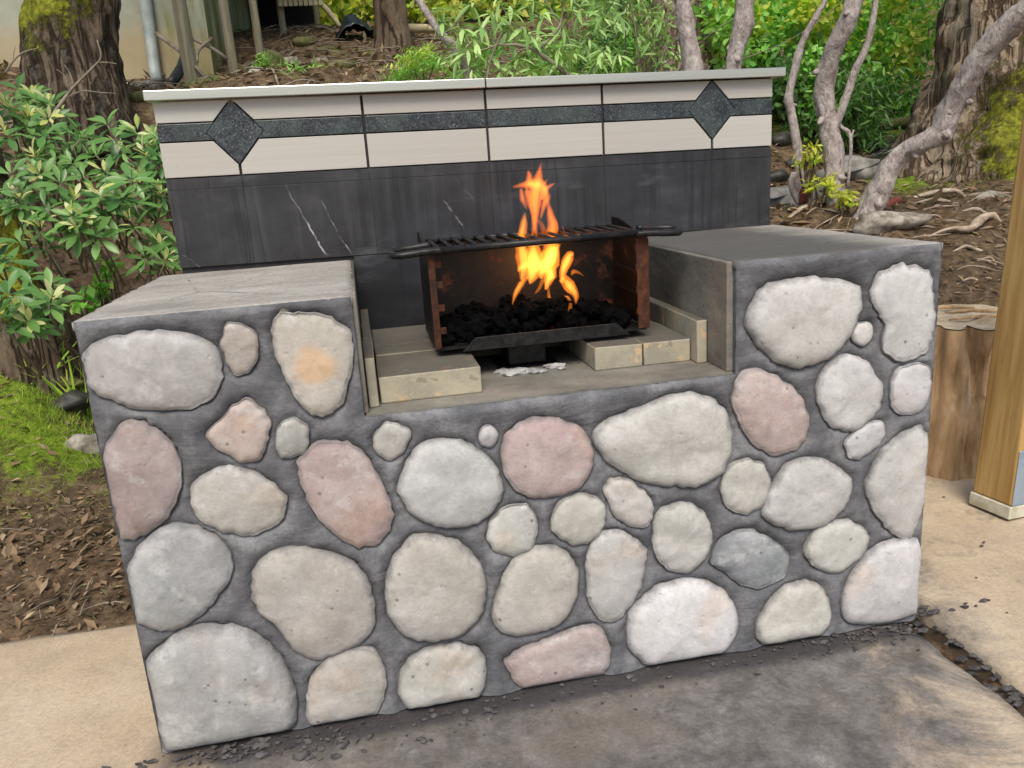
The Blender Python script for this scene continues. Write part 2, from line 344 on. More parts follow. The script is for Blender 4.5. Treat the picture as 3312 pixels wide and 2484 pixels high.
def m_soil():
    t = NT('forest_soil').world(); x, y, z = t.sep()
    a = t.noise(2.2, 6, .65); b = t.noise(14, 8, .75); c = t.vor(40, out='Color'); cb = t.n.new('ShaderNodeRGBToBW'); t.lk(c, cb.inputs[0])
    col = t.ramp(b, [(.28, lin(60, 50, 40)), (.45, lin(102, 87, 70)), (.6, lin(146, 127, 102)), (.78, lin(194, 174, 146))])
    col = t.mix(t.math('MULTIPLY', cb.outputs[0], .6), col, t.mix(1, col, lin(196, 168, 140), 'MULTIPLY'))
    ms = t.attr('moss'); mm = t.rng(t.math('ADD', ms, t.math('MULTIPLY', t.math('SUBTRACT', t.noise(7, 8, .75), .5), 1.4)), .42, .66)
    mc = t.ramp(t.noise(24, 6, .75), [(.3, lin(66, 84, 26)), (.5, lin(118, 142, 44)), (.72, lin(172, 188, 74))])
    col = t.mix(mm, col, mc)
    bu = t.bump(b, .9, .04); bu = t.bump(t.noise(60, 6, .75), .7, .012, bu)
    return t.fin(col, .95, bu, spec=.15)

def m_bark(name, c0, c1, c2, sc=(1, 1, .22), mossy=0.0, fr=16, dep=.03, rough=.9, world=True, lich=0.0, fis=.4):
    t = NT(name)
    if world: t.world()
    a = t.noise(fr, 7, .7, t.map(sc)); b = t.noise(fr * 4, 5, .7, t.map((1, 1, .5))); rd = t.noise(fr * .55, 3, .55, t.map((sc[0], sc[1], sc[2] * .8), loc=(3, 1, 2)), dist=.8); r = t.math('ABSOLUTE', t.math('SUBTRACT', rd, .5))
    h = t.math('ADD', t.math('MULTIPLY', t.rng(r, 0, .10), fis), t.math('MULTIPLY', a, 1.0 - fis * .35))
    col = t.ramp(h, [(.32 + fis * .25, c0), (.5 + fis * .5, c1), (min(1.0, .72 + fis * .6), c2)])
    col = t.mix(t.math('MULTIPLY', t.rng(b, .4, .7), .4), col, c0)
    if lich: col = t.mix(t.math('MULTIPLY', t.rng(t.noise(11, 6, .7, t.map(loc=(2, 5, 1))), .52, .66), lich), col, lin(196, 194, 180))
    if mossy:
        mk = t.rng(t.math('ADD', t.attr('moss'), t.math('MULTIPLY', t.math('SUBTRACT', t.noise(7, 8, .8), .5), 2.0)), .45, .7)
        mc = t.ramp(t.noise(30, 6, .75), [(.34, lin(58, 60, 16)), (.52, lin(116, 120, 30)), (.72, lin(170, 172, 54))])
        col = t.mix(t.math('MULTIPLY', mk, mossy), col, mc)
    return t.fin(col, rough, t.bump(t.math('MULTIPLY', h, t.math('SUBTRACT', 1.0, t.math('MULTIPLY', mk, .8))) if mossy else h, .9, dep), spec=.2)

def m_leaf(name, cols, rough=.42, trans=.35, spec=.5, gain=1.95):
    t = NT(name); g = t.n.new('ShaderNodeNewGeometry'); oi = t.n.new('ShaderNodeObjectInfo')
    r = t.math('FRACT', t.math('ADD', g.outputs['Random Per Island'], oi.outputs['Random']))
    n = len(cols); col = t.ramp(r, [(i / max(1, n - 1), tuple(min(.8, q * gain) for q in c[:3]) + (1,)) for i, c in enumerate(cols)])
    col = t.mix(t.math('MULTIPLY', t.noise(30, 4, .7), .25), col, t.mix(1, col, (.6, .65, .55, 1), 'MULTIPLY'))
    back = g.outputs['Backfacing']; colb = t.mix(t.math('MULTIPLY', back, .55), col, t.mix(.5, col, lin(150, 168, 120)))
    t.fin(colb, rough, None, spec=spec)
    tr = t.n.new('ShaderNodeBsdfTranslucent'); t.put(tr.inputs[0], t.mix(1, col, (1.0, 1.0, .55, 1), 'MULTIPLY'))
    mx = t.n.new('ShaderNodeMixShader'); mx.inputs[0].default_value = trans; t.lk(t.b.outputs[0], mx.inputs[1]); t.lk(tr.outputs[0], mx.inputs[2]); t.lk(mx.outputs[0], t.out.inputs[0])
    return t.m

def m_flame(name, col, strength):
    """glowing gas: light gathers along the path through it, so edges stay soft"""
    t = NT(name); t.n.remove(t.b); e = t.n.new('ShaderNodeEmission'); e.inputs[0].default_value = col; e.inputs[1].default_value = strength
    t.lk(e.outputs[0], t.out.inputs['Volume']); return t.m

def m_wood(name, c0, c1, c2, ax=(1, 1, .06), fr=26, world=False, knots=True):
    t = NT(name)
    if world: t.world()
    g = t.noise(fr, 6, .65, t.map(ax), dist=.4); f = t.noise(fr * 5, 4, .7, t.map(ax))
    col = t.ramp(g, [(.3, c0), (.52, c1), (.75, c2)]); col = t.mix(t.math('MULTIPLY', t.rng(f, .45, .7), .3), col, c0)
    if knots: col = t.mix(t.rng(t.vor(3.4, t.map((1, 1, .5))), .05, .02), col, lin(90, 66, 36))
    return t.fin(col, .7, t.bump(g, .25, .004), spec=.3)

def m_wall():
    t = NT('stained_concrete_wall').world(); x, y, z = t.sep()
    a = t.noise(1.6, 6, .65); v = t.noise(5, 6, .7, t.map((1, 1, .12)))
    col = t.mix(t.rng(a, .35, .65), lin(146, 150, 134), lin(172, 174, 156))
    oc = t.rng(t.math('ADD', z, t.math('MULTIPLY', t.noise(2, 5), .5)), 3.05, 2.7); col = t.mix(t.math('MULTIPLY', oc, .55), col, lin(170, 142, 96))
    al = t.math('MULTIPLY', t.rng(v, .38, .6), t.rng(x, -2.04, -1.92)); col = t.mix(t.math('MULTIPLY', al, .85), col, lin(112, 118, 36))
    return t.fin(col, .9, t.bump(a, .3, .01), spec=.2)

M = dict(stone=m_stone(), mortar=m_mortar(), counter=m_counter(), inner=m_inner(), slate=m_slate(), beige=m_beige(), granite=m_granite(), grout=m_grout(), cap=m_cap(),
    black=m_steel('black_steel', lin(20, 20, 21), lin(44, 43, 42), .12, .42), rust=m_steel('rusted_steel', lin(38, 27, 22), lin(72, 42, 30), .75), rust2=m_steel('dim_sooty_steel', lin(11, 10, 9), lin(24, 17, 14), .13),
    brick=m_brick(), coal=m_plain('charcoal', (.003, .003, .0033, 1), .97, spec=.05), pad=m_pad(), soil=m_soil(), plaster=m_plain('white_plaster', lin(190, 190, 186), .8, lin(130, 130, 128), 30),
    crumb=m_plain('mortar_crumb', lin(96, 92, 90), .9, lin(52, 50, 50), 30), mud=m_plain('wet_mud', lin(70, 58, 44), .55, lin(40, 34, 27), 18),
    bark_dark=m_bark('mossy_dark_bark', lin(46, 38, 30), lin(92, 78, 64), lin(136, 122, 104), mossy=.95, fr=18, lich=.15), bark_big=m_bark('furrowed_brown_bark', lin(82, 66, 52), lin(146, 126, 102), lin(190, 174, 150), mossy=.95, fr=15, dep=.06, sc=(1, 1, .16), lich=.25),
    bark_mid=m_bark('plain_brown_bark', lin(48, 40, 32), lin(92, 78, 62), lin(130, 114, 94), fr=14), bark_fleck=m_bark('flecked_bark', lin(86, 66, 52), lin(138, 116, 98), lin(178, 162, 146), sc=(1, 1, .6), fr=18, lich=.7),
    bark_pale=m_bark('pale_smooth_bark', lin(128, 114, 108), lin(178, 167, 161), lin(212, 205, 200), sc=(1, 1, .6), fr=30, dep=.02, lich=.65, fis=.1), root=m_bark('pale_root_bark', lin(122, 104, 86), lin(172, 154, 134), lin(208, 196, 178), sc=(.6, .6, 1), fr=20, dep=.006, fis=.1),
    leaf_r=m_leaf('rhododendron_leaf', [lin(62, 100, 50), lin(92, 136, 70), lin(122, 160, 88), lin(78, 118, 58), lin(106, 148, 78)], .36, .28, .5, 1.2),
    leaf_new=m_leaf('new_shoot_leaf', [lin(196, 202, 112), lin(214, 206, 134), lin(168, 196, 92)], .5, .45), leaf_c=m_leaf('strap_leaf', [lin(92, 124, 66), lin(128, 160, 92), lin(150, 176, 110), lin(88, 118, 58)], .36, .3),
    leaf_b=m_leaf('bright_leaf', [lin(160, 204, 44), lin(190, 224, 66), lin(212, 234, 92), lin(136, 186, 40)], .5, .55), leaf_g=m_leaf('green_leaf', [lin(74, 124, 48), lin(106, 162, 66), lin(138, 188, 84), lin(90, 144, 56)], .45, .45),
    leaf_d=m_leaf('deep_green_leaf', [lin(44, 74, 34), lin(66, 102, 46), lin(90, 128, 58)], .45, .35), leaf_y=m_leaf('yellow_green_leaf', [lin(196, 200, 70), lin(222, 216, 104), lin(160, 186, 60), lin(206, 210, 90)], .5, .5),
    leaf_sunlit=m_leaf('sunlit_lime_leaf', [lin(150, 214, 48), lin(180, 230, 72), lin(206, 240, 104), lin(134, 200, 40)], .5, .5), grass=m_leaf('grass_blade', [lin(112, 156, 44), lin(146, 186, 66), lin(170, 190, 90)], .5, .45), moss=m_leaf('moss_tuft', [lin(92, 118, 34), lin(126, 152, 46), lin(158, 178, 62)], .9, .35, .1, 1.5),
    litter=m_leaf('dry_leaf', [lin(96, 76, 58), lin(128, 104, 80), lin(164, 140, 110), lin(78, 62, 50), lin(190, 168, 136)], .8, .15, .2, 1.0), wall=m_wall(), dark=m_plain('shade_dark_board', lin(34, 32, 28), .9, lin(20, 19, 17)),
    rock=m_plain('creek_rock', lin(150, 146, 138), .75, lin(96, 94, 88), 6), rockmoss=m_plain('mossy_rock', lin(116, 112, 78), .9, lin(78, 86, 34), 16, bump=.9), rockdark=m_plain('dark_wet_rock', lin(74, 72, 64), .5, lin(38, 40, 34), 9),
    greyrock=m_plain('lichen_rock', lin(178, 172, 158), .85, lin(112, 102, 88), 14, bump=.9), post=m_wood('yellow_pine', lin(146, 112, 62), lin(182, 148, 92), lin(204, 174, 118)), porch=m_wood('weathered_post', lin(110, 104, 84), lin(150, 142, 116), lin(176, 168, 142), world=True, knots=False),
    stump=m_wood('weathered_stump', lin(112, 84, 56), lin(184, 154, 116), lin(220, 200, 170), (1, 1, .22), 11, True, False), sawn=m_plain('sawn_wood', lin(206, 190, 162), .85, lin(168, 148, 118), 12), alu=m_plain('galvanised_strip', lin(206, 202, 184), .5, lin(170, 164, 140), 12),
    pipe=m_plain('downpipe_paint', lin(168, 176, 170), .5, lin(140, 150, 144), 6), tarp=m_plain('black_tarp', lin(34, 44, 46), .35, lin(20, 26, 28), 6), blue=m_plain('sky_tinted_zinc', lin(168, 188, 206), .35, lin(150, 170, 190), 4, metal=.5),
    stick=m_plain('dry_stick', lin(150, 140, 122), .85, lin(108, 98, 84), 14), redbark=m_plain('red_shoot_bark', lin(130, 62, 52), .8, lin(96, 58, 44), 20), blackpipe=m_plain('black_plastic_pipe', lin(30, 32, 32), .4, lin(44, 46, 46), 6),
    roofwood=m_plain('cut_timber', lin(196, 186, 150), .8, lin(160, 148, 112), 12))
def m_water():
    t = NT('creek_water').world(); n = t.noise(6, 5, .65, t.map((1, 2.2, 1))); 
    col = t.mix(t.rng(n, .52, .66), lin(44, 46, 38), lin(190, 200, 196)); return t.fin(col, .15, t.bump(n, .5, .03), spec=.5)
M['water'] = m_water()
M['flame'] = m_flame('flame_shell', (1.0, .18, .015, 1), 24.0); M['flame_hot'] = m_flame('hot_flame_shell', (1.0, .24, .02, 1), 34.0)
M['core'] = m_flame('flame_core', (1.0, .24, .025, 1), 26.0); M['core_hot'] = m_flame('hot_flame_core', (1.0, .40, .06, 1), 50.0)

# ================================================================ THE BARBECUE
HW, H, D, ZT = 0.95, 0.989, 0.790, 1.447          # half width, counter height, depth to backsplash face, top of tiles
NL, NR, NZ = -0.417, 0.432, 0.728                 # the opening in the front
bbq = empty('barbecue', (0, 0.4, 0), 'river stone outdoor barbecue with grey mortar and tiled backsplash', 'barbecue')
def bp(mb, name, m, parent=bbq, smooth=False, bevel=0, c=None):
    """part with its origin at its own centre"""
    v = np.array(mb.v); c = v.mean(0) if c is None else np.array(c)
    o = mesh(name, v - c, mb.f, m, parent, smooth)
    base = np.zeros(3); q = parent
    while q is not None: base += np.array(q.location); q = q.parent
    o.location = c - base
    if bevel:
        b = o.modifiers.new('bevel', 'BEVEL'); b.width = bevel; b.segments = 2; b.limit_method = 'ANGLE'
    return o

STONES = [  # outline in metres on the front face (x, z), colour
 ([(-0.955, 0.891), (-0.923, 0.939), (-0.843, 0.953), (-0.749, 0.943), (-0.699, 0.906), (-0.694, 0.852), (-0.721, 0.808), (-0.782, 0.792), (-0.868, 0.809), (-0.936, 0.846)], (172,168,163)),
 ([(-0.680, 0.919), (-0.666, 0.951), (-0.644, 0.955), (-0.620, 0.939), (-0.616, 0.897), (-0.635, 0.861), (-0.657, 0.851), (-0.674, 0.875)], (170,158,148)),
 ([(-0.581, 0.932), (-0.564, 0.961), (-0.529, 0.964), (-0.466, 0.947), (-0.431, 0.912), (-0.433, 0.843), (-0.458, 0.775), (-0.500, 0.744), (-0.536, 0.764), (-0.560, 0.817), (-0.577, 0.879)], (190,182,168)),
 ([(-0.961, 0.657), (-0.939, 0.720), (-0.898, 0.769), (-0.858, 0.769), (-0.819, 0.734), (-0.803, 0.676), (-0.818, 0.611), (-0.858, 0.554), (-0.908, 0.530), (-0.948, 0.534), (-0.968, 0.576)], (158,138,134)),
 ([(-0.738, 0.728), (-0.700, 0.764), (-0.659, 0.792), (-0.629, 0.775), (-0.615, 0.743), (-0.625, 0.704), (-0.644, 0.670), (-0.673, 0.664), (-0.707, 0.689)], (176,152,140)),
 ([(-0.601, 0.706), (-0.586, 0.735), (-0.558, 0.738), (-0.538, 0.713), (-0.547, 0.678), (-0.578, 0.660), (-0.602, 0.675)], (160,160,154)),
 ([(-0.791, 0.597), (-0.771, 0.636), (-0.721, 0.655), (-0.667, 0.637), (-0.616, 0.593), (-0.602, 0.553), (-0.632, 0.514), (-0.687, 0.501), (-0.746, 0.521), (-0.783, 0.559)], (176,172,162)),
 ([(-0.566, 0.644), (-0.528, 0.676), (-0.479, 0.682), (-0.433, 0.653), (-0.401, 0.579), (-0.383, 0.510), (-0.399, 0.457), (-0.437, 0.431), (-0.491, 0.454), (-0.538, 0.517), (-0.560, 0.579)], (176,150,146)),
 ([(-0.953, 0.419), (-0.931, 0.475), (-0.881, 0.526), (-0.832, 0.540), (-0.779, 0.521), (-0.740, 0.466), (-0.738, 0.416), (-0.774, 0.366), (-0.830, 0.319), (-0.890, 0.302), (-0.942, 0.334), (-0.954, 0.381)], (156,158,158)),
 ([(-0.956, 0.199), (-0.916, 0.261), (-0.843, 0.296), (-0.766, 0.291), (-0.703, 0.250), (-0.662, 0.178), (-0.646, 0.090), (-0.664, 0.007), (-0.741, -0.021), (-0.853, -0.021), (-0.930, 0.002), (-0.948, 0.043), (-0.955, 0.117)], (164,163,160)),
 ([(-0.700, 0.376), (-0.678, 0.428), (-0.626, 0.450), (-0.558, 0.437), (-0.491, 0.403), (-0.452, 0.340), (-0.447, 0.269), (-0.466, 0.213), (-0.527, 0.182), (-0.600, 0.178), (-0.640, 0.227), (-0.659, 0.271), (-0.693, 0.318)], (176,168,158)),
 ([(-0.621, 0.060), (-0.602, 0.124), (-0.560, 0.170), (-0.506, 0.184), (-0.456, 0.165), (-0.440, 0.110), (-0.453, 0.038), (-0.491, -0.017), (-0.553, -0.040), (-0.604, -0.019), (-0.622, 0.023)], (176,170,160)),
 ([(-0.410, 0.067), (-0.385, 0.124), (-0.328, 0.150), (-0.263, 0.148), (-0.215, 0.123), (-0.205, 0.064), (-0.224, 0.004), (-0.278, -0.037), (-0.345, -0.035), (-0.397, 0.001)], (184,180,168)),
 ([(-0.415, 0.298), (-0.397, 0.377), (-0.350, 0.432), (-0.308, 0.435), (-0.247, 0.408), (-0.203, 0.357), (-0.188, 0.295), (-0.208, 0.214), (-0.261, 0.175), (-0.337, 0.174), (-0.388, 0.204), (-0.412, 0.256)], (178,172,160)),
 ([(-0.361, 0.551), (-0.337, 0.613), (-0.303, 0.651), (-0.252, 0.656), (-0.192, 0.632), (-0.149, 0.582), (-0.131, 0.529), (-0.162, 0.472), (-0.217, 0.448), (-0.290, 0.460), (-0.338, 0.498)], (182,182,180)),
 ([(-0.402, 0.670), (-0.388, 0.700), (-0.358, 0.706), (-0.328, 0.687), (-0.335, 0.656), (-0.368, 0.631), (-0.395, 0.642)], (176,174,164)),
 ([(-0.174, 0.656), (-0.166, 0.671), (-0.147, 0.672), (-0.136, 0.652), (-0.148, 0.631), (-0.169, 0.636)], (180,176,178)),
 ([(-0.126, 0.601), (-0.109, 0.653), (-0.063, 0.677), (0.000, 0.672), (0.058, 0.638), (0.081, 0.579), (0.061, 0.519), (0.008, 0.493), (-0.063, 0.497), (-0.110, 0.532)], (186,158,154)),
 ([(-0.171, 0.416), (-0.158, 0.454), (-0.124, 0.477), (-0.081, 0.475), (-0.060, 0.428), (-0.070, 0.377), (-0.115, 0.360), (-0.163, 0.385)], (178,178,172)),
 ([(-0.018, 0.433), (0.003, 0.470), (0.051, 0.483), (0.098, 0.456), (0.102, 0.409), (0.080, 0.371), (0.029, 0.363), (-0.014, 0.397)], (182,178,166)),
 ([(0.111, 0.495), (0.136, 0.511), (0.181, 0.491), (0.217, 0.445), (0.218, 0.397), (0.195, 0.381), (0.144, 0.408), (0.114, 0.460)], (186,178,170)),
 ([(0.088, 0.617), (0.119, 0.652), (0.185, 0.672), (0.275, 0.694), (0.354, 0.685), (0.406, 0.634), (0.420, 0.557), (0.400, 0.496), (0.330, 0.467), (0.260, 0.480), (0.181, 0.508), (0.110, 0.569)], (186,183,175)),
 ([(-0.175, 0.208), (-0.148, 0.288), (-0.117, 0.343), (-0.060, 0.367), (0.000, 0.348), (0.031, 0.288), (0.022, 0.216), (-0.020, 0.162), (-0.095, 0.147), (-0.156, 0.165)], (182,176,165)),
 ([(0.057, 0.272), (0.062, 0.338), (0.097, 0.378), (0.149, 0.372), (0.199, 0.322), (0.196, 0.267), (0.173, 0.197), (0.124, 0.148), (0.083, 0.156), (0.062, 0.203)], (186,184,180)),
 ([(0.223, 0.349), (0.236, 0.407), (0.271, 0.425), (0.324, 0.415), (0.365, 0.363), (0.362, 0.290), (0.328, 0.252), (0.280, 0.251), (0.234, 0.292)], (184,182,174)),
 ([(-0.148, 0.085), (-0.109, 0.109), (-0.040, 0.121), (0.042, 0.144), (0.088, 0.123), (0.103, 0.056), (0.083, 0.001), (0.011, -0.030), (-0.071, -0.027), (-0.121, 0.009), (-0.147, 0.053)], (172,148,142)),
 ([(0.153, 0.111), (0.172, 0.172), (0.244, 0.216), (0.328, 0.218), (0.401, 0.176), (0.436, 0.112), (0.433, 0.040), (0.376, -0.009), (0.289, -0.026), (0.204, 0.004), (0.159, 0.059)], (214,212,212)),
 ([(0.371, 0.264), (0.401, 0.315), (0.461, 0.330), (0.523, 0.296), (0.574, 0.243), (0.563, 0.194), (0.500, 0.168), (0.444, 0.195), (0.401, 0.234)], (122,130,136)),
 ([(0.400, 0.448), (0.412, 0.494), (0.453, 0.515), (0.501, 0.494), (0.518, 0.444), (0.503, 0.397), (0.455, 0.378), (0.412, 0.404)], (184,182,172)),
 ([(0.507, 0.378), (0.527, 0.430), (0.562, 0.479), (0.623, 0.495), (0.692, 0.468), (0.738, 0.419), (0.727, 0.365), (0.672, 0.316), (0.585, 0.317), (0.516, 0.353)], (184,182,178)),
 ([(0.429, 0.659), (0.440, 0.719), (0.480, 0.735), (0.545, 0.702), (0.600, 0.644), (0.617, 0.584), (0.597, 0.534), (0.543, 0.518), (0.483, 0.549), (0.447, 0.606)], (184,158,152)),
 ([(0.461, 0.854), (0.489, 0.915), (0.557, 0.935), (0.661, 0.928), (0.732, 0.903), (0.743, 0.853), (0.714, 0.784), (0.656, 0.740), (0.585, 0.731), (0.526, 0.754), (0.479, 0.803)], (192,190,184)),
 ([(0.769, 0.889), (0.796, 0.930), (0.855, 0.943), (0.912, 0.920), (0.932, 0.852), (0.934, 0.762), (0.902, 0.719), (0.846, 0.720), (0.807, 0.752), (0.810, 0.808), (0.783, 0.849)], (194,194,192)),
 ([(0.728, 0.794), (0.743, 0.815), (0.767, 0.812), (0.772, 0.784), (0.754, 0.767), (0.734, 0.773)], (190,186,180)),
 ([(0.641, 0.657), (0.657, 0.712), (0.704, 0.741), (0.760, 0.723), (0.804, 0.661), (0.803, 0.603), (0.762, 0.560), (0.706, 0.559), (0.662, 0.596)], (192,190,188)),
 ([(0.838, 0.645), (0.848, 0.685), (0.891, 0.700), (0.933, 0.687), (0.941, 0.633), (0.924, 0.588), (0.880, 0.578), (0.845, 0.598)], (194,192,194)),
 ([(0.720, 0.524), (0.750, 0.550), (0.793, 0.568), (0.819, 0.553), (0.820, 0.523), (0.784, 0.492), (0.741, 0.483)], (186,186,188)),
 ([(0.784, 0.388), (0.799, 0.447), (0.841, 0.502), (0.883, 0.533), (0.939, 0.526), (0.949, 0.427), (0.943, 0.327), (0.916, 0.247), (0.876, 0.253), (0.827, 0.306)], (188,186,182)),
 ([(0.624, 0.248), (0.642, 0.290), (0.685, 0.317), (0.756, 0.304), (0.793, 0.260), (0.773, 0.211), (0.716, 0.179), (0.658, 0.198)], (184,184,176)),
 ([(0.736, 0.099), (0.756, 0.162), (0.805, 0.219), (0.870, 0.241), (0.937, 0.224), (0.954, 0.129), (0.958, 0.034), (0.898, 0.010), (0.803, 0.013), (0.742, 0.038)], (196,194,194)),
 ([(0.493, 0.049), (0.514, 0.098), (0.551, 0.144), (0.608, 0.163), (0.666, 0.144), (0.692, 0.080), (0.690, 0.027), (0.632, -0.010), (0.568, -0.016), (0.509, 0.013)], (194,190,178)),
]
def resample(poly, n):
    p = np.array(poly); m = len(p); out = []
    for i in range(m):
        a, b, c, d = p[i - 1], p[i], p[(i + 1) % m], p[(i + 2) % m]
        for j in range(8):
            t = j / 8; out.append(.5 * (2 * b + (c - a) * t + (2 * a - 5 * b + 4 * c - d) * t * t + (3 * b - a - 3 * c + d) * t ** 3))
    out = np.array(out); seg = np.linalg.norm(np.roll(out, -1, 0) - out, axis=1); s = np.concatenate([[0], np.cumsum(seg)]); q = np.linspace(0, s[-1], n, endpoint=False)
    o2 = np.vstack([out, out[:1]]); return np.stack([np.interp(q, s, o2[:, 0]), np.interp(q, s, o2[:, 1])], 1)
OUT = []
for si, (poly, colr) in enumerate(STONES):
    N = 56; ol = resample(poly, N)
    if ((np.roll(ol[:, 0], -1) - ol[:, 0]) * (np.roll(ol[:, 1], -1) + ol[:, 1])).sum() > 0: ol = ol[::-1]
    c = ol.mean(0); rad = np.linalg.norm(ol - c, axis=1); rm = rad.min()
    ol[:, 0] = np.clip(ol[:, 0], -HW + .008, HW - .006)
    for i in range(N):   # uneven outline
        d = (ol[i] - c) / rad[i]; k = mnoise.noise((d[0] * 3 + si * 5, d[1] * 3, 0)) * .025 + mnoise.noise((ol[i][0] * 55, ol[i][1] * 55, si)) * .0065 / max(rm, .03)
        ol[i] = c + (ol[i] - c) * (1 + .004 / rad[i] + k * .8)
    ol[:, 1] = np.maximum(ol[:, 1], .004); OUT.append(ol)
    bulge = max(.014, min(.037, .27 * rm)) * random.uniform(.85, 1.1)
    rings = [(1.0, .02), (1.0, -.0005), (.988, -.006), (.965, -.30), (.925, -.52), (.86, -.70), (.76, -.84), (.62, -.93), (.45, -.98), (.25, -1.0)]
    v = []; f = []; rim = []
    ti, tj = random.uniform(-.25, .25), random.uniform(-.25, .25)
    for k, (s, y) in enumerate(rings):
        for i in range(N):
            p = c + (ol[i] - c) * s; h = y if k < 3 else y * bulge
            if k >= 3: h *= 1 + ti * (p[0] - c[0]) / rm * .5 + tj * (p[1] - c[1]) / rm * .5; h -= mnoise.noise((p[0] * 14 + si, p[1] * 14, si * 2.0)) * .012 * min(1, rm / .08) * (1 - s) ** .5 + mnoise.noise((p[0] * 45 + si, p[1] * 45, si * 2.0)) * .0022
            v.append((p[0], h, p[1])); rim.append(min(1, max(0, (s - .55) / .44)) if k > 1 else 1.0)
    v.append((c[0], -bulge, c[1])); rim.append(0.0)
    for k in range(len(rings) - 1):
        for i in range(N): f.append((k * N + i, k * N + (i + 1) % N, (k + 1) * N + (i + 1) % N, (k + 1) * N + i))
    L = (len(rings) - 1) * N; f += [(L + i, L + (i + 1) % N, len(v) - 1) for i in range(N)]
    mb = MB(); mb.add(v, f); o = bp(mb, 'stone', M['stone'], smooth=True)
    o.color = lin(*colr); at = o.data.attributes.new('rim', 'FLOAT', 'POINT'); at.data.foreach_set('value', rim)
    oc = {2: (.0, -.01, .055, 1.0), 4: (.01, .02, .05, .5), 31: (.03, .0, .06, .35), 21: (.07, .06, .05, .4), 12: (.03, -.02, .04, .4), 11: (-.03, .02, .03, .45)}.get(si)
    if oc:
        at = o.data.attributes.new('ochre', 'FLOAT', 'POINT'); at.data.foreach_set('value', [oc[3] * math.exp(-((p[0] - c[0] - oc[0]) ** 2 + (p[2] - c[1] - oc[1]) ** 2) / oc[2] ** 2) for p in v])

# mortar: body with the opening, its front face a dense uneven sheet
mb = MB()
prof = [(-HW, 0), (HW, 0), (HW, H - .02), (NR, H - .02), (NR, NZ), (NL, NZ), (NL, H - .02), (-HW, H - .02)]
v, f = prism_y(prof, 0.0, D + .09); mb.add(v, f[1:])
bp(mb, 'mortar_body', M['mortar'], c=(0, .4, .4))
bx = .0085; nx = int(2 * HW / bx); nz = int(H / bx)
xs = np.linspace(-HW, HW, nx + 1); zs = np.linspace(0, H - .0015, nz + 1)
for tgt in (NL, NR): xs[np.abs(xs - tgt).argmin()] = tgt
zs[np.abs(zs - NZ).argmin()] = NZ
X, Z = np.meshgrid(xs, zs); dist = np.full(X.shape, 9.0); inside = np.zeros(X.shape, bool)
for ol in OUT:
    lo = ol.min(0) - .06; hi = ol.max(0) + .06; msk = (X > lo[0]) & (X < hi[0]) & (Z > lo[1]) & (Z < hi[1])
    if not msk.any(): continue
    p = np.stack([X[msk], Z[msk]], 1); a = ol; b = np.roll(ol, -1, 0); ab = b - a
    t = np.clip(((p[:, None] - a) * ab).sum(2) / (ab ** 2).sum(1), 0, 1); dd = np.linalg.norm(p[:, None] - a - t[..., None] * ab, axis=2).min(1)
    dist[msk] = np.minimum(dist[msk], dd)
    ins = np.zeros(len(p), bool)
    for (xa, za), (xb, zb) in zip(a, b):
        cr = ((za > p[:, 1]) != (zb > p[:, 1])); ins ^= cr & (p[:, 0] < (xb - xa) * (p[:, 1] - za) / (zb - za + 1e-12) + xa)
    inside[msk] |= ins
Yd = np.zeros(X.shape)
for i in range(X.shape[0]):
    for j in range(X.shape[1]):
        x, z = X[i, j], Z[i, j]
        Yd[i, j] = -.006 * mnoise.noise((x * 6, z * 6, 3)) - .0042 * mnoise.noise((x * 24, z * 16, 7)) - .002 * mnoise.noise((x * 60, z * 60, 5)) + .011 * math.exp(-dist[i, j] / .009) - .006 * min(1, dist[i, j] / .05)
edge = np.minimum.reduce([np.abs(X + HW), np.abs(X - HW), np.abs(Z - H), np.where(Z > NZ - .002, np.minimum(np.abs(X - NL), np.abs(X - NR)), 9), np.where((X > NL - .001) & (X < NR + .001), np.abs(Z - NZ), 9)])
Yd = Yd * np.clip(edge / .012, 0, 1) - .001 - .0035 * np.clip(edge / .012, 0, 1)
# worn, uneven arrises
jag = np.array([[mnoise.noise((X[i, j] * 22, Z[i, j] * 22, 1)) + .6 * mnoise.noise((X[i, j] * 60, Z[i, j] * 60, 4)) for j in range(X.shape[1])] for i in range(X.shape[0])])
Yd += np.clip(1 - edge / .01, 0, 1) * (.004 + .004 * jag)
Yd = np.where(inside, .012, Yd)
vid = lambda i, j: i * (nx + 1) + j
ff = [(vid(i, j), vid(i, j + 1), vid(i + 1, j + 1), vid(i + 1, j)) for i in range(nz) for j in range(nx) if not (zs[i] >= NZ - .001 and xs[j] >= NL - .001 and xs[j + 1] <= NR + .001)]
mb = MB(); mb.add(np.stack([X.ravel(), Yd.ravel() - .002, Z.ravel()], 1), ff); bp(mb, 'mortar_face', M['mortar'], smooth=True, c=(0, 0, .4))
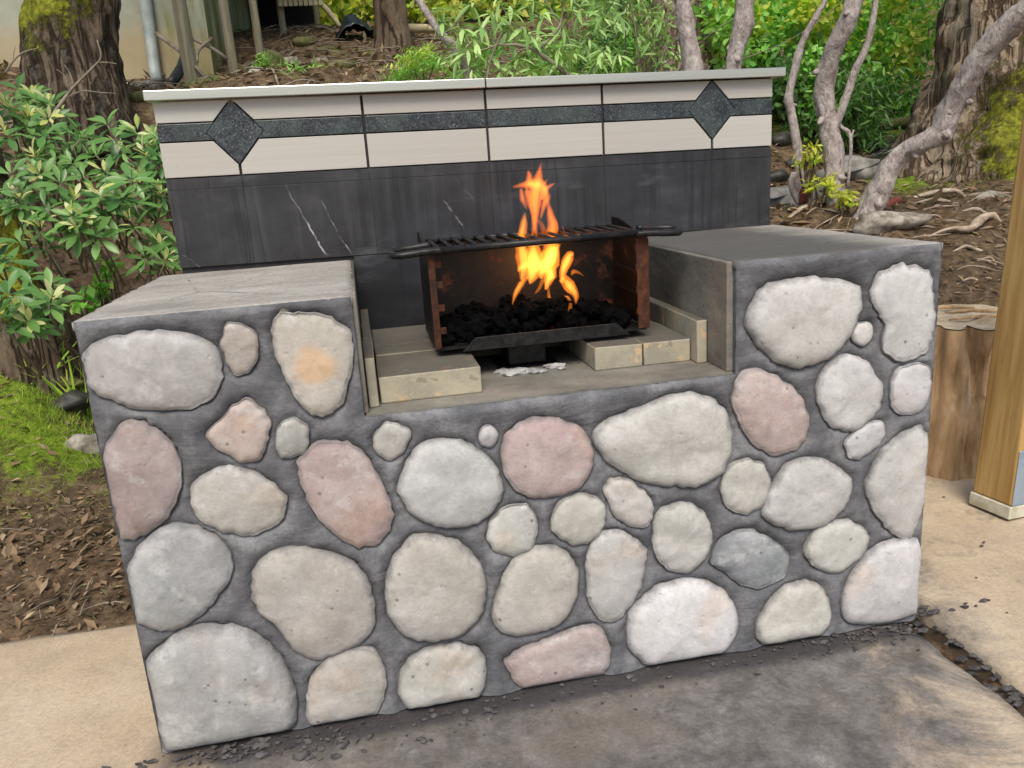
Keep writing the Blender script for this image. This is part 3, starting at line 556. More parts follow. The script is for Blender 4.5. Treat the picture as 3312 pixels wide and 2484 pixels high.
# counter slabs (thin, worn edges)
def slab(x0, x1, y0, y1, z0, z1, m, name, parent=bbq, st=.015, jag=.006, seed=0):
    nx = max(2, int((x1 - x0) / st)); ny = max(2, int((y1 - y0) / st)); v = []; f = []
    for i in range(ny + 1):
        for j in range(nx + 1):
            x = x0 + (x1 - x0) * j / nx; y = y0 + (y1 - y0) * i / ny; q = 0
            if j in (0, nx) or i in (0, ny): q = -.002 - abs(mnoise.noise((x * 30 + seed, y * 30, 2))) * .003
            ex = mnoise.noise((y * 25, seed, 3)) * jag * (1 if j == nx else -1 if j == 0 else 0); ey = mnoise.noise((x * 25, seed, 8)) * jag * (1 if i == ny else -1 if i == 0 else 0)
            v.append((x + ex, y + ey, z1 + q + mnoise.noise((x * 6, y * 6, seed)) * .0015))
    f = [(i * (nx + 1) + j, i * (nx + 1) + j + 1, (i + 1) * (nx + 1) + j + 1, (i + 1) * (nx + 1) + j) for i in range(ny) for j in range(nx)]
    per = [j for j in range(nx + 1)] + [i * (nx + 1) + nx for i in range(1, ny + 1)] + [ny * (nx + 1) + j for j in range(nx - 1, -1, -1)] + [i * (nx + 1) for i in range(ny - 1, 0, -1)]
    n0 = len(v); v += [(v[k][0], v[k][1], z0) for k in per]; m_ = len(per)
    f += [(per[(k + 1) % m_], per[k], n0 + k, n0 + (k + 1) % m_) for k in range(m_)]; f.append(tuple(n0 + k for k in range(m_ - 1, -1, -1)))
    mb = MB(); mb.add(v, f); return bp(mb, name, m, parent, True)
slab(-HW - .003, NL + .002, .0015, D - .002, H - .019, H, M['counter'], 'counter_slab', seed=1)
slab(NR - .002, HW + .003, .0015, D - .002, H - .019, H, M['counter'], 'counter_slab', seed=2)
# lining of the opening
mb = MB(); mb.box((NL + .004, .004, NZ - .01), (NR - .004, D - .003, NZ + .004)); bp(mb, 'hearth_floor', M['inner'])
mb = MB(); mb.box((NR - .016, .012, NZ + .004), (NR + .0005, D - .003, H - .003)); bp(mb, 'lining_panel', M['inner'], bevel=.003)
mb = MB(); mb.box((NL - .0005, .012, NZ + .004), (NL + .010, D - .003, H - .003)); bp(mb, 'lining_panel', M['inner'], bevel=.003)
def brick(x0, x1, y0, y1, z0, z1):
    j = lambda: random.uniform(-.0015, .0015); mb = MB(); v, f = box((x0 + .001, y0, z0), (x1 - .001, y1, z1)); v = [(a + j(), b + j(), c_ + (j() if c_ > z0 + .01 else 0)) for a, b, c_ in v]
    mb.add(v, f); return bp(mb, 'firebrick', M['brick'], bevel=.0035)
B0 = NZ + .004; BT = .062
brick(-.379, -.147, .075, .19, B0, B0 + BT); brick(-.379, -.147, .192, .307, B0, B0 + BT - .002); brick(-.379, -.147, .309, .424, B0, B0 + BT); brick(-.379, -.147, .426, .541, B0, B0 + BT); brick(-.379, -.147, .543, .66, B0, B0 + BT)
brick(.139, .262, .15, .38, B0, B0 + BT - .004); brick(.263, .386, .148, .378, B0, B0 + BT - .003); brick(.139, .262, .382, .612, B0, B0 + BT - .004); brick(.263, .386, .381, .611, B0, B0 + BT - .004)
brick(-.145, -.03, .44, .67, B0, B0 + BT); brick(-.028, .137, .46, .69, B0, B0 + BT)
for k in range(3):
    brick(-.406, -.381, .052 + k * .232, .282 + k * .232, B0, B0 + .112); brick(.388, .4155, .115 + k * .22, .333 + k * .22, B0, B0 + .108)

# backsplash
bsp = empty('backsplash', (0, D + .05 - .4, 1.2), None, None); bsp.parent = bbq
XL, XR = -.897, .936
mb = MB(); mb.box((XL + .002, D + .010, .2), (XR - .002, D + .088, ZT + .001)); bp(mb, 'backing_wall', M['grout'], bsp)
mb = MB(); mb.box((XL + .001, D + .0885, .2), (XR - .001, D + .11, ZT)); bp(mb, 'rear_render', M['mortar'], bsp)
VX = [XL, -.692, -.334, .024, .381, .735, XR]; g = .0038
T0, T1, T2 = 1.246, 1.343, 1.389                    # bottom of pale tiles, band bottom and top
def tilt(x): return (x - .02) * -.010               # the courses fall a little to the right
def tile(poly, m, name, y0=None, bev=.0012):
    y0 = D if y0 is None else y0; mb = MB(); mb.add(*prism_y([(x, z + tilt(x)) for x, z in poly], y0 + random.uniform(-.0008, .0008), D + .0095)); return bp(mb, name, m, bsp, bevel=bev)
DC = 1.362; DW, DH = .076, .087
def piece(x0, x1, z0, z1, cx, top):
    """pale tile between x0 and x1 whose edge at cx is cut by the diamond"""
    def zc(x): return DC + (1 if top else -1) * (DH + g * 1.6) * (1 - abs(x - cx) / (DW + g * 1.6))
    za = z0 if top else z1                            # the edge along the band
    xa = (DW + g * 1.6) * (1 - abs(za - DC) / (DH + g * 1.6))
    if abs(x1 - cx) < .01:                            # diamond on the right side
        e = x1; zt = (z1 if top else z0); tip = zc(e)
        if top: return [(x0, z0), (cx - xa, z0)] + ([(e, tip), (e, z1)] if tip < z1 else [(cx - (DW + g) * (1 - (z1 - DC) / (DH + g)), z1)]) + [(x0, z1)]
        return [(x0, z0), (e, z0), (e, tip), (cx - xa, z1), (x0, z1)]
    e = x0; tip = zc(e)
    if top: return [(cx + xa, z0), (x1, z0), (x1, z1)] + ([(e, z1), (e, tip)] if tip < z1 else [(cx + (DW + g) * (1 - (z1 - DC) / (DH + g)), z1)])
    return [(e, z0), (x1, z0), (x1, z1), (cx + xa, z1), (e, tip)]
for i in range(6):
    x0, x1 = VX[i] + (g if i else 0), VX[i + 1] - (g if i < 5 else 0)
    for top in (True, False):
        z0, z1 = (T2 + g, ZT) if top else (T0, T1 - g)
        if i in (0, 4): p = piece(x0, x1, z0, z1, VX[i + 1], top)
        elif i in (1, 5): p = piece(x0, x1, z0, z1, VX[i], top)
        else: p = [(x0, z0), (x1, z0), (x1, z1), (x0, z1)]
        tile(p, M['beige'], 'beige_tile')
    xa = (DW - g) * (1 - (T2 - DC) / DH); xb = (DW - g) * (1 - (DC - T1) / DH)
    p = [(x0, T1), (x1, T1), (x1, T2), (x0, T2)]
    if i in (0, 4): p = [(x0, T1), (VX[i + 1] - xb - .004, T1), (VX[i + 1] - DW - .002, DC), (VX[i + 1] - xa - .004, T2), (x0, T2)]
    if i in (1, 5): p = [(VX[i] + xb + .004, T1), (x1, T1), (x1, T2), (VX[i] + xa + .004, T2), (VX[i] + DW + .002, DC)]
    tile(p, M['granite'], 'band_tile', D + .001)
for cx in (VX[1], VX[5]): tile([(cx, DC - DH), (cx + DW, DC), (cx, DC + DH - .002), (cx - DW, DC)], M['granite'], 'diamond_tile', D - .0005)
for i in range(6):
    x0, x1 = VX[i] + (.0003 if i else 0), VX[i + 1] - (.0003 if i < 5 else 0)
    tile([(x0, 1.212), (x1, 1.212), (x1, 1.242), (x0, 1.242)], M['slate'], 'slate_strip', D + .003, .0004)
    cz = H + .0055
    tile([(x0, cz + .0005), (x1, cz + .0005), (x1, 1.2108), (x0, 1.2108)], M['slate'], 'slate_tile', D + .002, .0004)
for x0, x1 in ((NL + .012, .005), (.0075, NR - .018)): tile([(x0, NZ + .006), (x1, NZ + .006), (x1, H + .003), (x0, H + .003)], M['slate'], 'slate_tile', D + .002, .0004)
for x0, x1 in ((-.912, .0225), (.0255, .966)):
    mb = MB(); v, f = box((x0, D - .028, ZT + .003), (x1, D + .125, ZT + .029)); v = [(a, b, c_ + tilt(a)) for a, b, c_ in v]; mb.add(v, f); bp(mb, 'cap_slab', M['cap'], bsp, bevel=.002)

# ================================================================ THE GRILL IN ITS OPENING
GX0, GX1, GY0, GY1, GZ0, GZ1 = -.232, .300, .21, .475, .812, 1.040
grill = empty('park_grill', (.035, .34, NZ + .004), 'rusty black steel park grill with slatted grate in the barbecue opening', 'grill')
gp = lambda mb, n, m, parent=grill, bevel=0, smooth=False: bp(mb, n, m, parent, smooth, bevel)
for sx, x in ((-1, GX0), (1, GX1)):
    mb = MB(); mb.add([(px_, yy_, zz_) for px_ in (x - .003, x + .003) for yy_, zz_ in ((GY0 + .004, GZ0 + .003), (GY1, GZ0 + .003), (GY1, GZ1 + .036), (GY1 - .06, GZ1 + .034), (GY0 + .05, GZ1 + .008), (GY0 + .004, GZ1 + .004))], [(0, 1, 2, 3, 4, 5), (11, 10, 9, 8, 7, 6)] + [(i, i + 6, (i + 1) % 6 + 6, (i + 1) % 6) for i in range(6)]); sp = gp(mb, 'side_plate', M['rust2'])
    mb = MB(); mb.box((x - .004 if sx < 0 else x - .026, GY0 - .003, GZ0 + .002), (x + .012 if sx < 0 else x + .004, GY0 + .0035, GZ1 - .004)); gp(mb, 'front_flange', M['rust'], bevel=.001)
    for k, z in enumerate((.86, .915, .970, 1.018)):
        xi = x + .003 if sx < 0 else x - .003; mb = MB(); mb.box((min(xi, xi - sx * .024), GY0 + .004, z - .012), (max(xi, xi - sx * .024), GY0 + .009, z + .004)); gp(mb, 'support_tab', M['rust'], bevel=.001)
    for z in (.897, .951):
        xi = x + .0035 if sx < 0 else x - .0035; mb = MB(); mb.box((min(xi, xi - sx * .012), GY0 + .02, z - .003), (max(xi, xi - sx * .012), GY1 - .03, z + .003)); gp(mb, 'support_rail', M['rust2'])
mb = MB(); mb.box((GX0 + .004, GY1 - .006, GZ0 + .003), (GX1 - .004, GY1 - .001, GZ1 + .004)); gp(mb, 'back_plate', M['rust2'])  # sooty steel, with the dimness inside the firebox also put into its colour
mb = MB(); mb.box((GX0 + .004, GY0 + .001, GZ0 - .003), (GX1 - .004, GY1 - .007, GZ0 + .0025)); gp(mb, 'floor_plate', M['black'])
mb = MB(); mb.add(*prism_y([(GX0 + .06, GZ0 - .010), (GX1 - .05, GZ0 - .010), (GX1 - .085, GZ0 + .022), (GX0 + .095, GZ0 + .022)], GY0 - .006, GY0 - .001)); gp(mb, 'front_lip', M['black'], bevel=.001)
mb = MB(); mb.box((-.047, .285, NZ + .008), (.052, .385, GZ0 - .0035)); gp(mb, 'support_post', M['black'], bevel=.004)
mb = MB(); mb.box((-.075, .262, NZ + .0045), (.08, .41, NZ + .0075)); gp(mb, 'foot_plate', M['rust2'])
grate = empty('grate', (0, -.02, GZ1 + .006 - NZ - .004), None, None); grate.parent = grill
mb = MB(); mb.tube([(GX0 + .02, GY0 - .012, GZ1 + .008), (GX1 - .02, GY0 - .012, GZ1 + .010)], .0085, 10); bp(mb, 'front_bar', M['black'], grate, True)
mb = MB(); mb.tube([(GX0 + .015, GY1 - .03, GZ1 + .010), (GX1 - .015, GY1 - .03, GZ1 + .010)], .007, 8); bp(mb, 'rear_bar', M['black'], grate, True)
for k in range(17):
    x = GX0 + .022 + (GX1 - GX0 - .044) * k / 16; mb = MB(); mb.tube([(x, GY0 - .012, GZ1 + .012), (x, GY1 - .03, GZ1 + .014)], .0055, 6); bp(mb, 'grate_bar', M['black'], grate, True)
for sx, x in ((-1, GX0), (1, GX1)):
    e = sx * .085; mb = MB(); mb.tube([(x - sx * .03, GY0 - .014, GZ1 + .008), (x + sx * .01, GY0 - .018, GZ1 + .008), (x + e * .8, GY0 - .018, GZ1 + .004), (x + e, GY0 + .002, GZ1 + .006), (x + e * .92, GY0 + .03, GZ1 + .012), (x + e * .45, GY0 + .04, GZ1 + .014), (x - sx * .01, GY0 + .038, GZ1 + .018)], .0085, 8, 5, .12, 30); bp(mb, 'handle', M['black'], grate, True)
mb = MB()
for k in range(190):
    x = random.uniform(GX0 + .03, GX1 - .03); y = random.uniform(GY0 + .02, GY1 - .02); top = .055 * max(.15, 1 - ((x - .02) / .27) ** 2) ; z = GZ0 + .004 + random.random() * top + .01
    mb.add(*lump((x, y, z), random.uniform(.010, .022), k, 2, .8, 1.6))
tag(bp(mb, 'charcoal_pile', M['coal'], None), 'heap of black charcoal lumps under the flames', 'charcoal', kind='stuff')
for k, (pts, z) in enumerate([([(-.096, .178), (-.03, .19), (.03, .186), (.097, .186), (.06, .215), (.045, .26), (-.02, .262), (-.05, .225)], .007)]):
    mb = MB()
    for q in range(16): mb.add(*lump((random.uniform(-.09, .09), random.uniform(.185, .255), NZ + .008), random.uniform(.008, .022), q + 40, 1, .6, 1.5, (1.3, .8, .35)))
    tag(bp(mb, 'plaster_scraps', M['plaster'], None), 'broken white plaster scraps at the foot of the grill post', 'plaster scraps', kind='stuff')

# ================================================================ FIRE
FY = .365
fire = empty('fire', (.05, FY, .86), 'orange and yellow flames rising through the grill grate', 'fire')
TONG = [ # spine in metres, half widths
 ([(0.058, 0.400, 1.047), (0.058, 0.400, 1.076), (0.061, 0.400, 1.105), (0.060, 0.400, 1.138), (0.065, 0.400, 1.166), (0.074, 0.400, 1.193), (0.083, 0.400, 1.231)], [0.0024, 0.0061, 0.0109, 0.0157, 0.0182, 0.0109, 0.0007]),
 ([(0.056, 0.400, 1.094), (0.050, 0.400, 1.130), (0.045, 0.400, 1.159), (0.039, 0.400, 1.175)], [0.0024, 0.0073, 0.0085, 0.0024]),
 ([(0.070, 0.400, 1.093), (0.079, 0.400, 1.122), (0.091, 0.400, 1.144), (0.087, 0.400, 1.174), (0.093, 0.400, 1.189)], [0.0024, 0.0073, 0.0097, 0.0048, 0.0007]),
 ([(0.076, 0.400, 1.140), (0.086, 0.400, 1.160), (0.078, 0.400, 1.175), (0.049, 0.400, 1.179), (0.005, 0.400, 1.175)], [0.0061, 0.0109, 0.0133, 0.0109, 0.0024]),
 ([(0.047, 0.400, 1.176), (0.047, 0.400, 1.199), (0.047, 0.400, 1.213)], [0.0109, 0.0073, 0.0012]),
 ([(0.092, 0.400, 1.162), (0.107, 0.400, 1.171), (0.122, 0.400, 1.176)], [0.0073, 0.0048, 0.0012]),
 ([(0.031, 0.400, 1.168), (0.032, 0.400, 1.143), (0.041, 0.400, 1.116)], [0.0048, 0.0073, 0.0012]),
 ([(0.012, 0.400, 0.942), (0.016, 0.400, 0.966), (0.020, 0.400, 1.002), (0.018, 0.400, 1.044), (0.026, 0.400, 1.085), (0.030, 0.400, 1.112)], [0.0036, 0.0109, 0.0145, 0.0097, 0.0073, 0.0012]),
 ([(0.053, 0.400, 1.045), (0.057, 0.400, 1.070), (0.063, 0.400, 1.096)], [0.0036, 0.0048, 0.0073]),
 ([(0.075, 0.400, 1.043), (0.074, 0.400, 1.069), (0.065, 0.400, 1.091)], [0.0048, 0.0048, 0.0024]),
 ([(0.088, 0.400, 0.966), (0.095, 0.400, 1.002), (0.100, 0.400, 1.043), (0.103, 0.400, 1.073), (0.098, 0.400, 1.103), (0.095, 0.400, 1.141)], [0.0097, 0.0218, 0.0145, 0.0133, 0.0097, 0.0012]),
 ([(0.137, 0.400, 1.043), (0.137, 0.400, 1.057), (0.137, 0.400, 1.069)], [0.0024, 0.0024, 0.0007]),
 ([(0.040, 0.400, 0.925), (0.045, 0.400, 0.951), (0.051, 0.400, 0.973), (0.055, 0.400, 1.005), (0.055, 0.400, 1.029)], [0.0024, 0.0170, 0.0242, 0.0170, 0.0097]),
 ([(0.070, 0.400, 0.937), (0.078, 0.400, 0.967), (0.094, 0.400, 0.989), (0.112, 0.400, 1.012), (0.126, 0.400, 1.022)], [0.0048, 0.0194, 0.0242, 0.0121, 0.0024]),
 ([(0.006, 0.400, 0.963), (0.016, 0.400, 0.971), (0.035, 0.400, 0.981)], [0.0012, 0.0073, 0.0085]),
 ([(0.117, 0.400, 0.926), (0.121, 0.400, 0.951), (0.134, 0.400, 0.974), (0.145, 0.400, 0.994), (0.150, 0.400, 0.997)], [0.0048, 0.0097, 0.0145, 0.0109, 0.0012]),
 ([(0.101, 0.400, 0.934), (0.092, 0.400, 0.953), (0.088, 0.400, 0.972)], [0.0097, 0.0145, 0.0145]),
 ([(0.153, 0.400, 0.867), (0.150, 0.400, 0.892), (0.138, 0.400, 0.916), (0.122, 0.400, 0.938)], [0.0012, 0.0073, 0.0145, 0.0097]),
 ([(-0.017, 0.400, 0.881), (-0.007, 0.400, 0.907), (0.011, 0.400, 0.930), (0.032, 0.400, 0.950)], [0.0012, 0.0061, 0.0073, 0.0036]),
 ([(0.090, 0.400, 0.817), (0.086, 0.400, 0.846), (0.085, 0.400, 0.886), (0.082, 0.400, 0.921)], [0.0012, 0.0036, 0.0048, 0.0012]),
 ([(0.123, 0.400, 0.826), (0.130, 0.400, 0.847), (0.138, 0.400, 0.871)], [0.0012, 0.0048, 0.0036]),
 ([(0.146, 0.400, 0.942), (0.155, 0.400, 0.949), (0.169, 0.400, 0.945), (0.178, 0.400, 0.937)], [0.0012, 0.0048, 0.0024, 0.0007]),
 ([(0.052, 0.400, 0.899), (0.062, 0.400, 0.913), (0.074, 0.400, 0.936)], [0.0012, 0.0036, 0.0048]),
 ([(0.124, 0.400, 0.886), (0.136, 0.400, 0.881), (0.144, 0.400, 0.874)], [0.0012, 0.0073, 0.0012]),
 ([(0.077, 0.400, 0.909), (0.089, 0.400, 0.935), (0.098, 0.400, 0.956)], [0.0036, 0.0145, 0.0109]),
]
for sp, wd in TONG:
    dy = random.uniform(-.02, .02); sp = [(p[0], p[1] - .035 + dy + .008 * math.sin(i * 1.7 + dy * 200), p[2]) for i, p in enumerate(sp)]
    hot = np.mean([p[2] for p in sp]) < 1.05
    mb = MB(); mb.tube(sp, [q * 1.25 + .0006 for q in wd], 14, 7, .3, 24, .8, dy * 100); o = bp(mb, 'flame', M['flame_hot' if hot else 'flame'], fire, True)
    if max(wd) > .007:
        c = [q * .68 for q in wd]; c[-1] *= .3; mb = MB(); mb.tube(sp, c, 12, 6, .3, 26, .8, dy * 77); bp(mb, 'flame_core', M['core_hot' if hot else 'core'], fire, True)
fl = bpy.data.lights.new('fire_light', 'POINT'); fl.energy = .55; fl.color = (1.0, .45, .14); fl.shadow_soft_size = .05; flo = bpy.data.objects.new('fire_light', fl); COL.objects.link(flo); flo.location = (.07, FY - .02, .97)

# ================================================================ TERRAIN
CP = [(-1.2, .75, -.02), (-1.7, 1.0, .0), (-2.3, .8, .0), (-3.2, .7, .02), (-4, -2, -.03), (0, -3, -.03), (3.5, -3, -.03), (1.2, .5, -.03), (2.1, .6, .0), (1.65, 1.1, .05), (2.35, .95, .2), (0, 1.2, .0), (0, 2.4, .15), (-1, 1.7, .06), (-1.95, 2.62, .16), (-2.5, 2.7, .2),
 (-15, 26, 7.5), (0, 28, 7), (16, 26, 6.5), (-12, 8, 4.5), (15, 7, 2.8), (9, 14, 4.0), (-5, 3, .9), (-5, 6, 2.3), (6, 1, .8), (7, 4.2, 1.4), (-1, 12, 3.4), (4, 10, 3.0)]
CP += [(-1.830, 1.610, 0.067), (-1.874, 2.239, 0.296), (-2.013, 2.934, 0.403), (-2.006, 3.358, 0.614), (-1.760, 3.946, 0.923), (-2.063, 4.072, 1.290), (-2.125, 4.470, 1.730), (-2.605, 4.527, 1.861), (-2.072, 6.540, 2.165), (-0.813, 4.495, 1.841), (-1.119, 6.878, 2.283), (-1.524, 5.521, 1.938), (-1.250, 5.961, 1.996), (-1.127, 7.279, 2.392), (-1.300, 4.644, 1.850), (-0.944, 8.594, 2.880), (-2.013, 2.400, 0.473), (-2.070, 2.700, 0.719), (-2.095, 3.010, 0.921), (-0.083, 6.303, 2.249), (0.199, 7.289, 2.455), (-0.078, 8.304, 2.794), (0.693, 5.831, 2.080), (1.337, 5.092, 1.894), (2.362, 5.177, 1.858)]
CP += [(2.512, 2.621, 0.797), (2.473, 2.886, 0.884), (2.387, 3.054, 0.885), (2.537, 3.545, 0.829), (3.263, 3.803, 0.966), (3.268, 4.509, 1.182), (4.427, 5.310, 1.401), (4.080, 3.693, 1.060), (2.259, 1.435, 0.539), (2.414, 1.953, 0.641), (3.326, 2.759, 0.855), (2.244, 1.182, 0.537), (2.673, 2.384, 0.784), (4.285, 5.997, 1.517), (3.785, 6.280, 1.829)]
CPa = np.array(CP)
def _U(r2): return np.where(r2 > 1e-12, r2 * np.log(r2 + 1e-12), 0)
_n = len(CPa); _K = _U(((CPa[:, None, :2] - CPa[None, :, :2]) ** 2).sum(2)) + np.eye(_n) * .08
_A = np.zeros((_n + 3, _n + 3)); _A[:_n, :_n] = _K; _A[:_n, _n] = 1; _A[:_n, _n + 1:] = CPa[:, :2]; _A[_n, :_n] = 1; _A[_n + 1:, :_n] = CPa[:, :2].T
_w = np.linalg.solve(_A, np.concatenate([CPa[:, 2], np.zeros(3)]))
def sstep(x, a, b): t = np.clip((x - a) / (b - a), 0, 1); return t * t * (3 - 2 * t)
def terrain(x, y):
    x = np.asarray(x, float); y = np.asarray(y, float); r2 = (x[..., None] - CPa[:, 0]) ** 2 + (y[..., None] - CPa[:, 1]) ** 2
    z = _U(r2) @ _w[:_n] + _w[_n] + _w[_n + 1] * x + _w[_n + 2] * y
    near = (1 - sstep(y, .62, .9)); flat = np.where((x > 1) & (x < 2.6), 1 - sstep(y, .9, 1.15), near) * (1 - sstep(x, 2.25, 2.7))
    inb = (np.abs(x) < 1.15) & (y > 0) ; z = np.where(inb & (y < 1.3), np.minimum(z, -.03), z)
    return z * (1 - flat) - .045 * flat
def th(x, y): return float(terrain(np.array([x]), np.array([y]))[0])
def grad(parts): return np.unique(np.concatenate([np.arange(a, b, s) for a, b, s in parts]).round(4))
gx = grad([(-16, -6, 1.0), (-6, -3, .2), (-3, 5, .05), (5, 8, .2), (8, 18, 1.0)]); gy = grad([(-4, .5, .25), (.5, 4.5, .05), (4.5, 9, .1), (9, 14, .4), (14, 31, 1.5)])
GXX, GYY = np.meshgrid(gx, gy); TZ = terrain(GXX, GYY)
soilmask = sstep(GYY, .7, 1.1)
NZZ = np.array([[mnoise.noise((x * 2.3, y * 2.3, 0)) * .05 + mnoise.noise((x * 7, y * 7, 2)) * .028 + mnoise.noise((x * 18, y * 18, 4)) * .012 if y > .5 else 0 for x in gx] for y in gy]); TZ = TZ + NZZ * soilmask
nxx = len(gx); tf = [(i * nxx + j, i * nxx + j + 1, (i + 1) * nxx + j + 1, (i + 1) * nxx + j) for i in range(len(gy) - 1) for j in range(nxx - 1)]
ground = tag(mesh('ground', np.stack([GXX.ravel(), GYY.ravel(), TZ.ravel()], 1), tf, M['soil'], None, True), kind='structure')
def blob(pts):
    m = np.zeros(GXX.shape)
    for x, y, r, a in pts: m = np.maximum(m, a * np.exp(-(((GXX - x) ** 2 + (GYY - y) ** 2) / r ** 2)))
    return m
MOSS = [(-1.8, 1.95, .34, .8), (-2.1, 2.25, .4, .9), (-1.5, 2.0, .3, .7), (-2.6, 2.2, .4, .8), (-1.35, 1.5, .12, .7), (-1.9, 1.5, .15, .6), (4.2, 3.5, .8, 1.0), (4.6, 3.3, .6, 1.0), (3.6, 3.6, .5, .75), (4.4, 5.4, .9, .8), (3.3, 4.9, .6, .65), (.6, 6.0, .6, .6), (-.3, 7.4, .5, .5), (-1.4, 4.6, .4, .55)]
at = ground.data.attributes.new('moss', 'FLOAT', 'POINT'); at.data.foreach_set('value', blob(MOSS).ravel())

def pad(name, x0, x1, y0, y1, st=.04, top=0.0, seed=0, label=None):
    nx = int((x1 - x0) / st); ny = int((y1 - y0) / st); v = []
    for i in range(ny + 1):
        for j in range(nx + 1):
            x = x0 + (x1 - x0) * j / nx; y = y0 + (y1 - y0) * i / ny; e = min(j, nx - j, i, ny - i); dz = -.012 - .008 * mnoise.noise((x * 9, y * 9, seed)) if e == 0 else 0
            ex = mnoise.noise((y * 4, seed, 1)) * .018 + mnoise.noise((y * 17, seed, 1)) * .008 if j in (0, nx) else 0; ey = mnoise.noise((x * 3, seed, 5)) * .02 + mnoise.noise((x * 15, seed, 5)) * .008 if i in (0, ny) else 0
            v.append((x + ex, y + ey, top + dz - .004 + .0035 * mnoise.noise((x * 3, y * 3, seed)) + .0015 * mnoise.noise((x * 14, y * 14, seed))))
    f = [(i * (nx + 1) + j, i * (nx + 1) + j + 1, (i + 1) * (nx + 1) + j + 1, (i + 1) * (nx + 1) + j) for i in range(ny) for j in range(nx)]
    per = [j for j in range(nx + 1)] + [i * (nx + 1) + nx for i in range(1, ny + 1)] + [ny * (nx + 1) + j for j in range(nx - 1, -1, -1)] + [i * (nx + 1) for i in range(ny - 1, 0, -1)]
    n0 = len(v); v += [(v[k][0], v[k][1], top - .12) for k in per]; m_ = len(per); f += [(per[(k + 1) % m_], per[k], n0 + k, n0 + (k + 1) % m_) for k in range(m_)]
    return tag(mesh(name, v, f, M['pad'], None, True), kind='structure')
pad('concrete_pad', -4.2, .925, -3.2, .655, seed=3); pad('concrete_path', 1.0, 2.25, -3.2, 1.02, seed=9)
mb = MB(); v = []
for i in range(70):
    y = -3.2 + 4.0 * i / 69
    for j in range(5): x = .91 + .11 * j / 4; v.append((x, y, -.038 + .02 * mnoise.noise((x * 20, y * 11, 1)) + .01 * mnoise.noise((x * 40, y * 40, 1))))
mb.add(v, [(i * 5 + j, i * 5 + j + 1, i * 5 + j + 6, i * 5 + j + 5) for i in range(69) for j in range(4)]); tag(mb.build('mud_joint', M['mud'], None, True), kind='structure')

# ---------------------------------------------------------------- many small pieces in one mesh
def basis(d, up):
    d = d / (np.linalg.norm(d, axis=1, keepdims=True) + 1e-9); x = np.cross(d, up); x /= np.linalg.norm(x, axis=1, keepdims=True) + 1e-9; z = np.cross(x, d); return np.stack([x, d, z], 2)
def multi(name, tv, tf, loc, rot, sc, m, parent=None, smooth=False):
    tv = np.array(tv, float); k = len(loc); n = len(tv); V = np.einsum('kij,nj->kni', rot, tv) * np.asarray(sc).reshape(k, 1, -1) + loc[:, None]
    V = V.reshape(-1, 3); nf = len(tf); fl = len(tf[0]); F = (np.array(tf)[None] + (np.arange(k) * n)[:, None, None]).reshape(-1)
    me = bpy.data.meshes.new(name); me.vertices.add(len(V)); me.vertices.foreach_set('co', V.ravel()); me.loops.add(len(F)); me.loops.foreach_set('vertex_index', F.astype(np.int32))
    me.polygons.add(k * nf); me.polygons.foreach_set('loop_start', np.arange(0, len(F), fl, dtype=np.int32)); me.update(calc_edges=True)
    if smooth: me.polygons.foreach_set('use_smooth', [True] * len(me.polygons))
    me.materials.append(m); o = link(name, me)
    if parent:
        o.parent = parent; o.matrix_parent_inverse = Matrix.Translation(-Vector(parent.location))
    return o
def leaf_template(wd, seg=5, curl=-.12, fold=.10, shape=.75):
    v = []; f = []
    for i in range(seg + 1):
        t = i / seg; w_ = wd * .5 * (math.sin(math.pi * min(1, max(.02, t)) ** shape) ** .8 if 0 < i < seg else .06); z = curl * t * t
        v += [(-w_, t, z + fold * w_), (0, t, z), (w_, t, z + fold * w_)]
    for i in range(seg):
        a = i * 3; f += [(a, a + 1, a + 4, a + 3), (a + 1, a + 2, a + 5, a + 4)]
    return v, f
LEAF_R = leaf_template(.33, 6, -.12, .3, 1.3); LEAF_S = leaf_template(.20, 4, -.2, .3, .8); LEAF_W = leaf_template(.55, 3, -.12, .25, .75); LEAF_X = leaf_template(.75, 2, -.15, .3, .7); BLADE = leaf_template(.05, 3, -.35, .2, .5); CHIP = leaf_template(.45, 2, .15, .5, .8)
def randdir(n, up=0.0):
    d = rng.normal(size=(n, 3)); d[:, 2] += up; return d / np.linalg.norm(d, axis=1, keepdims=True)

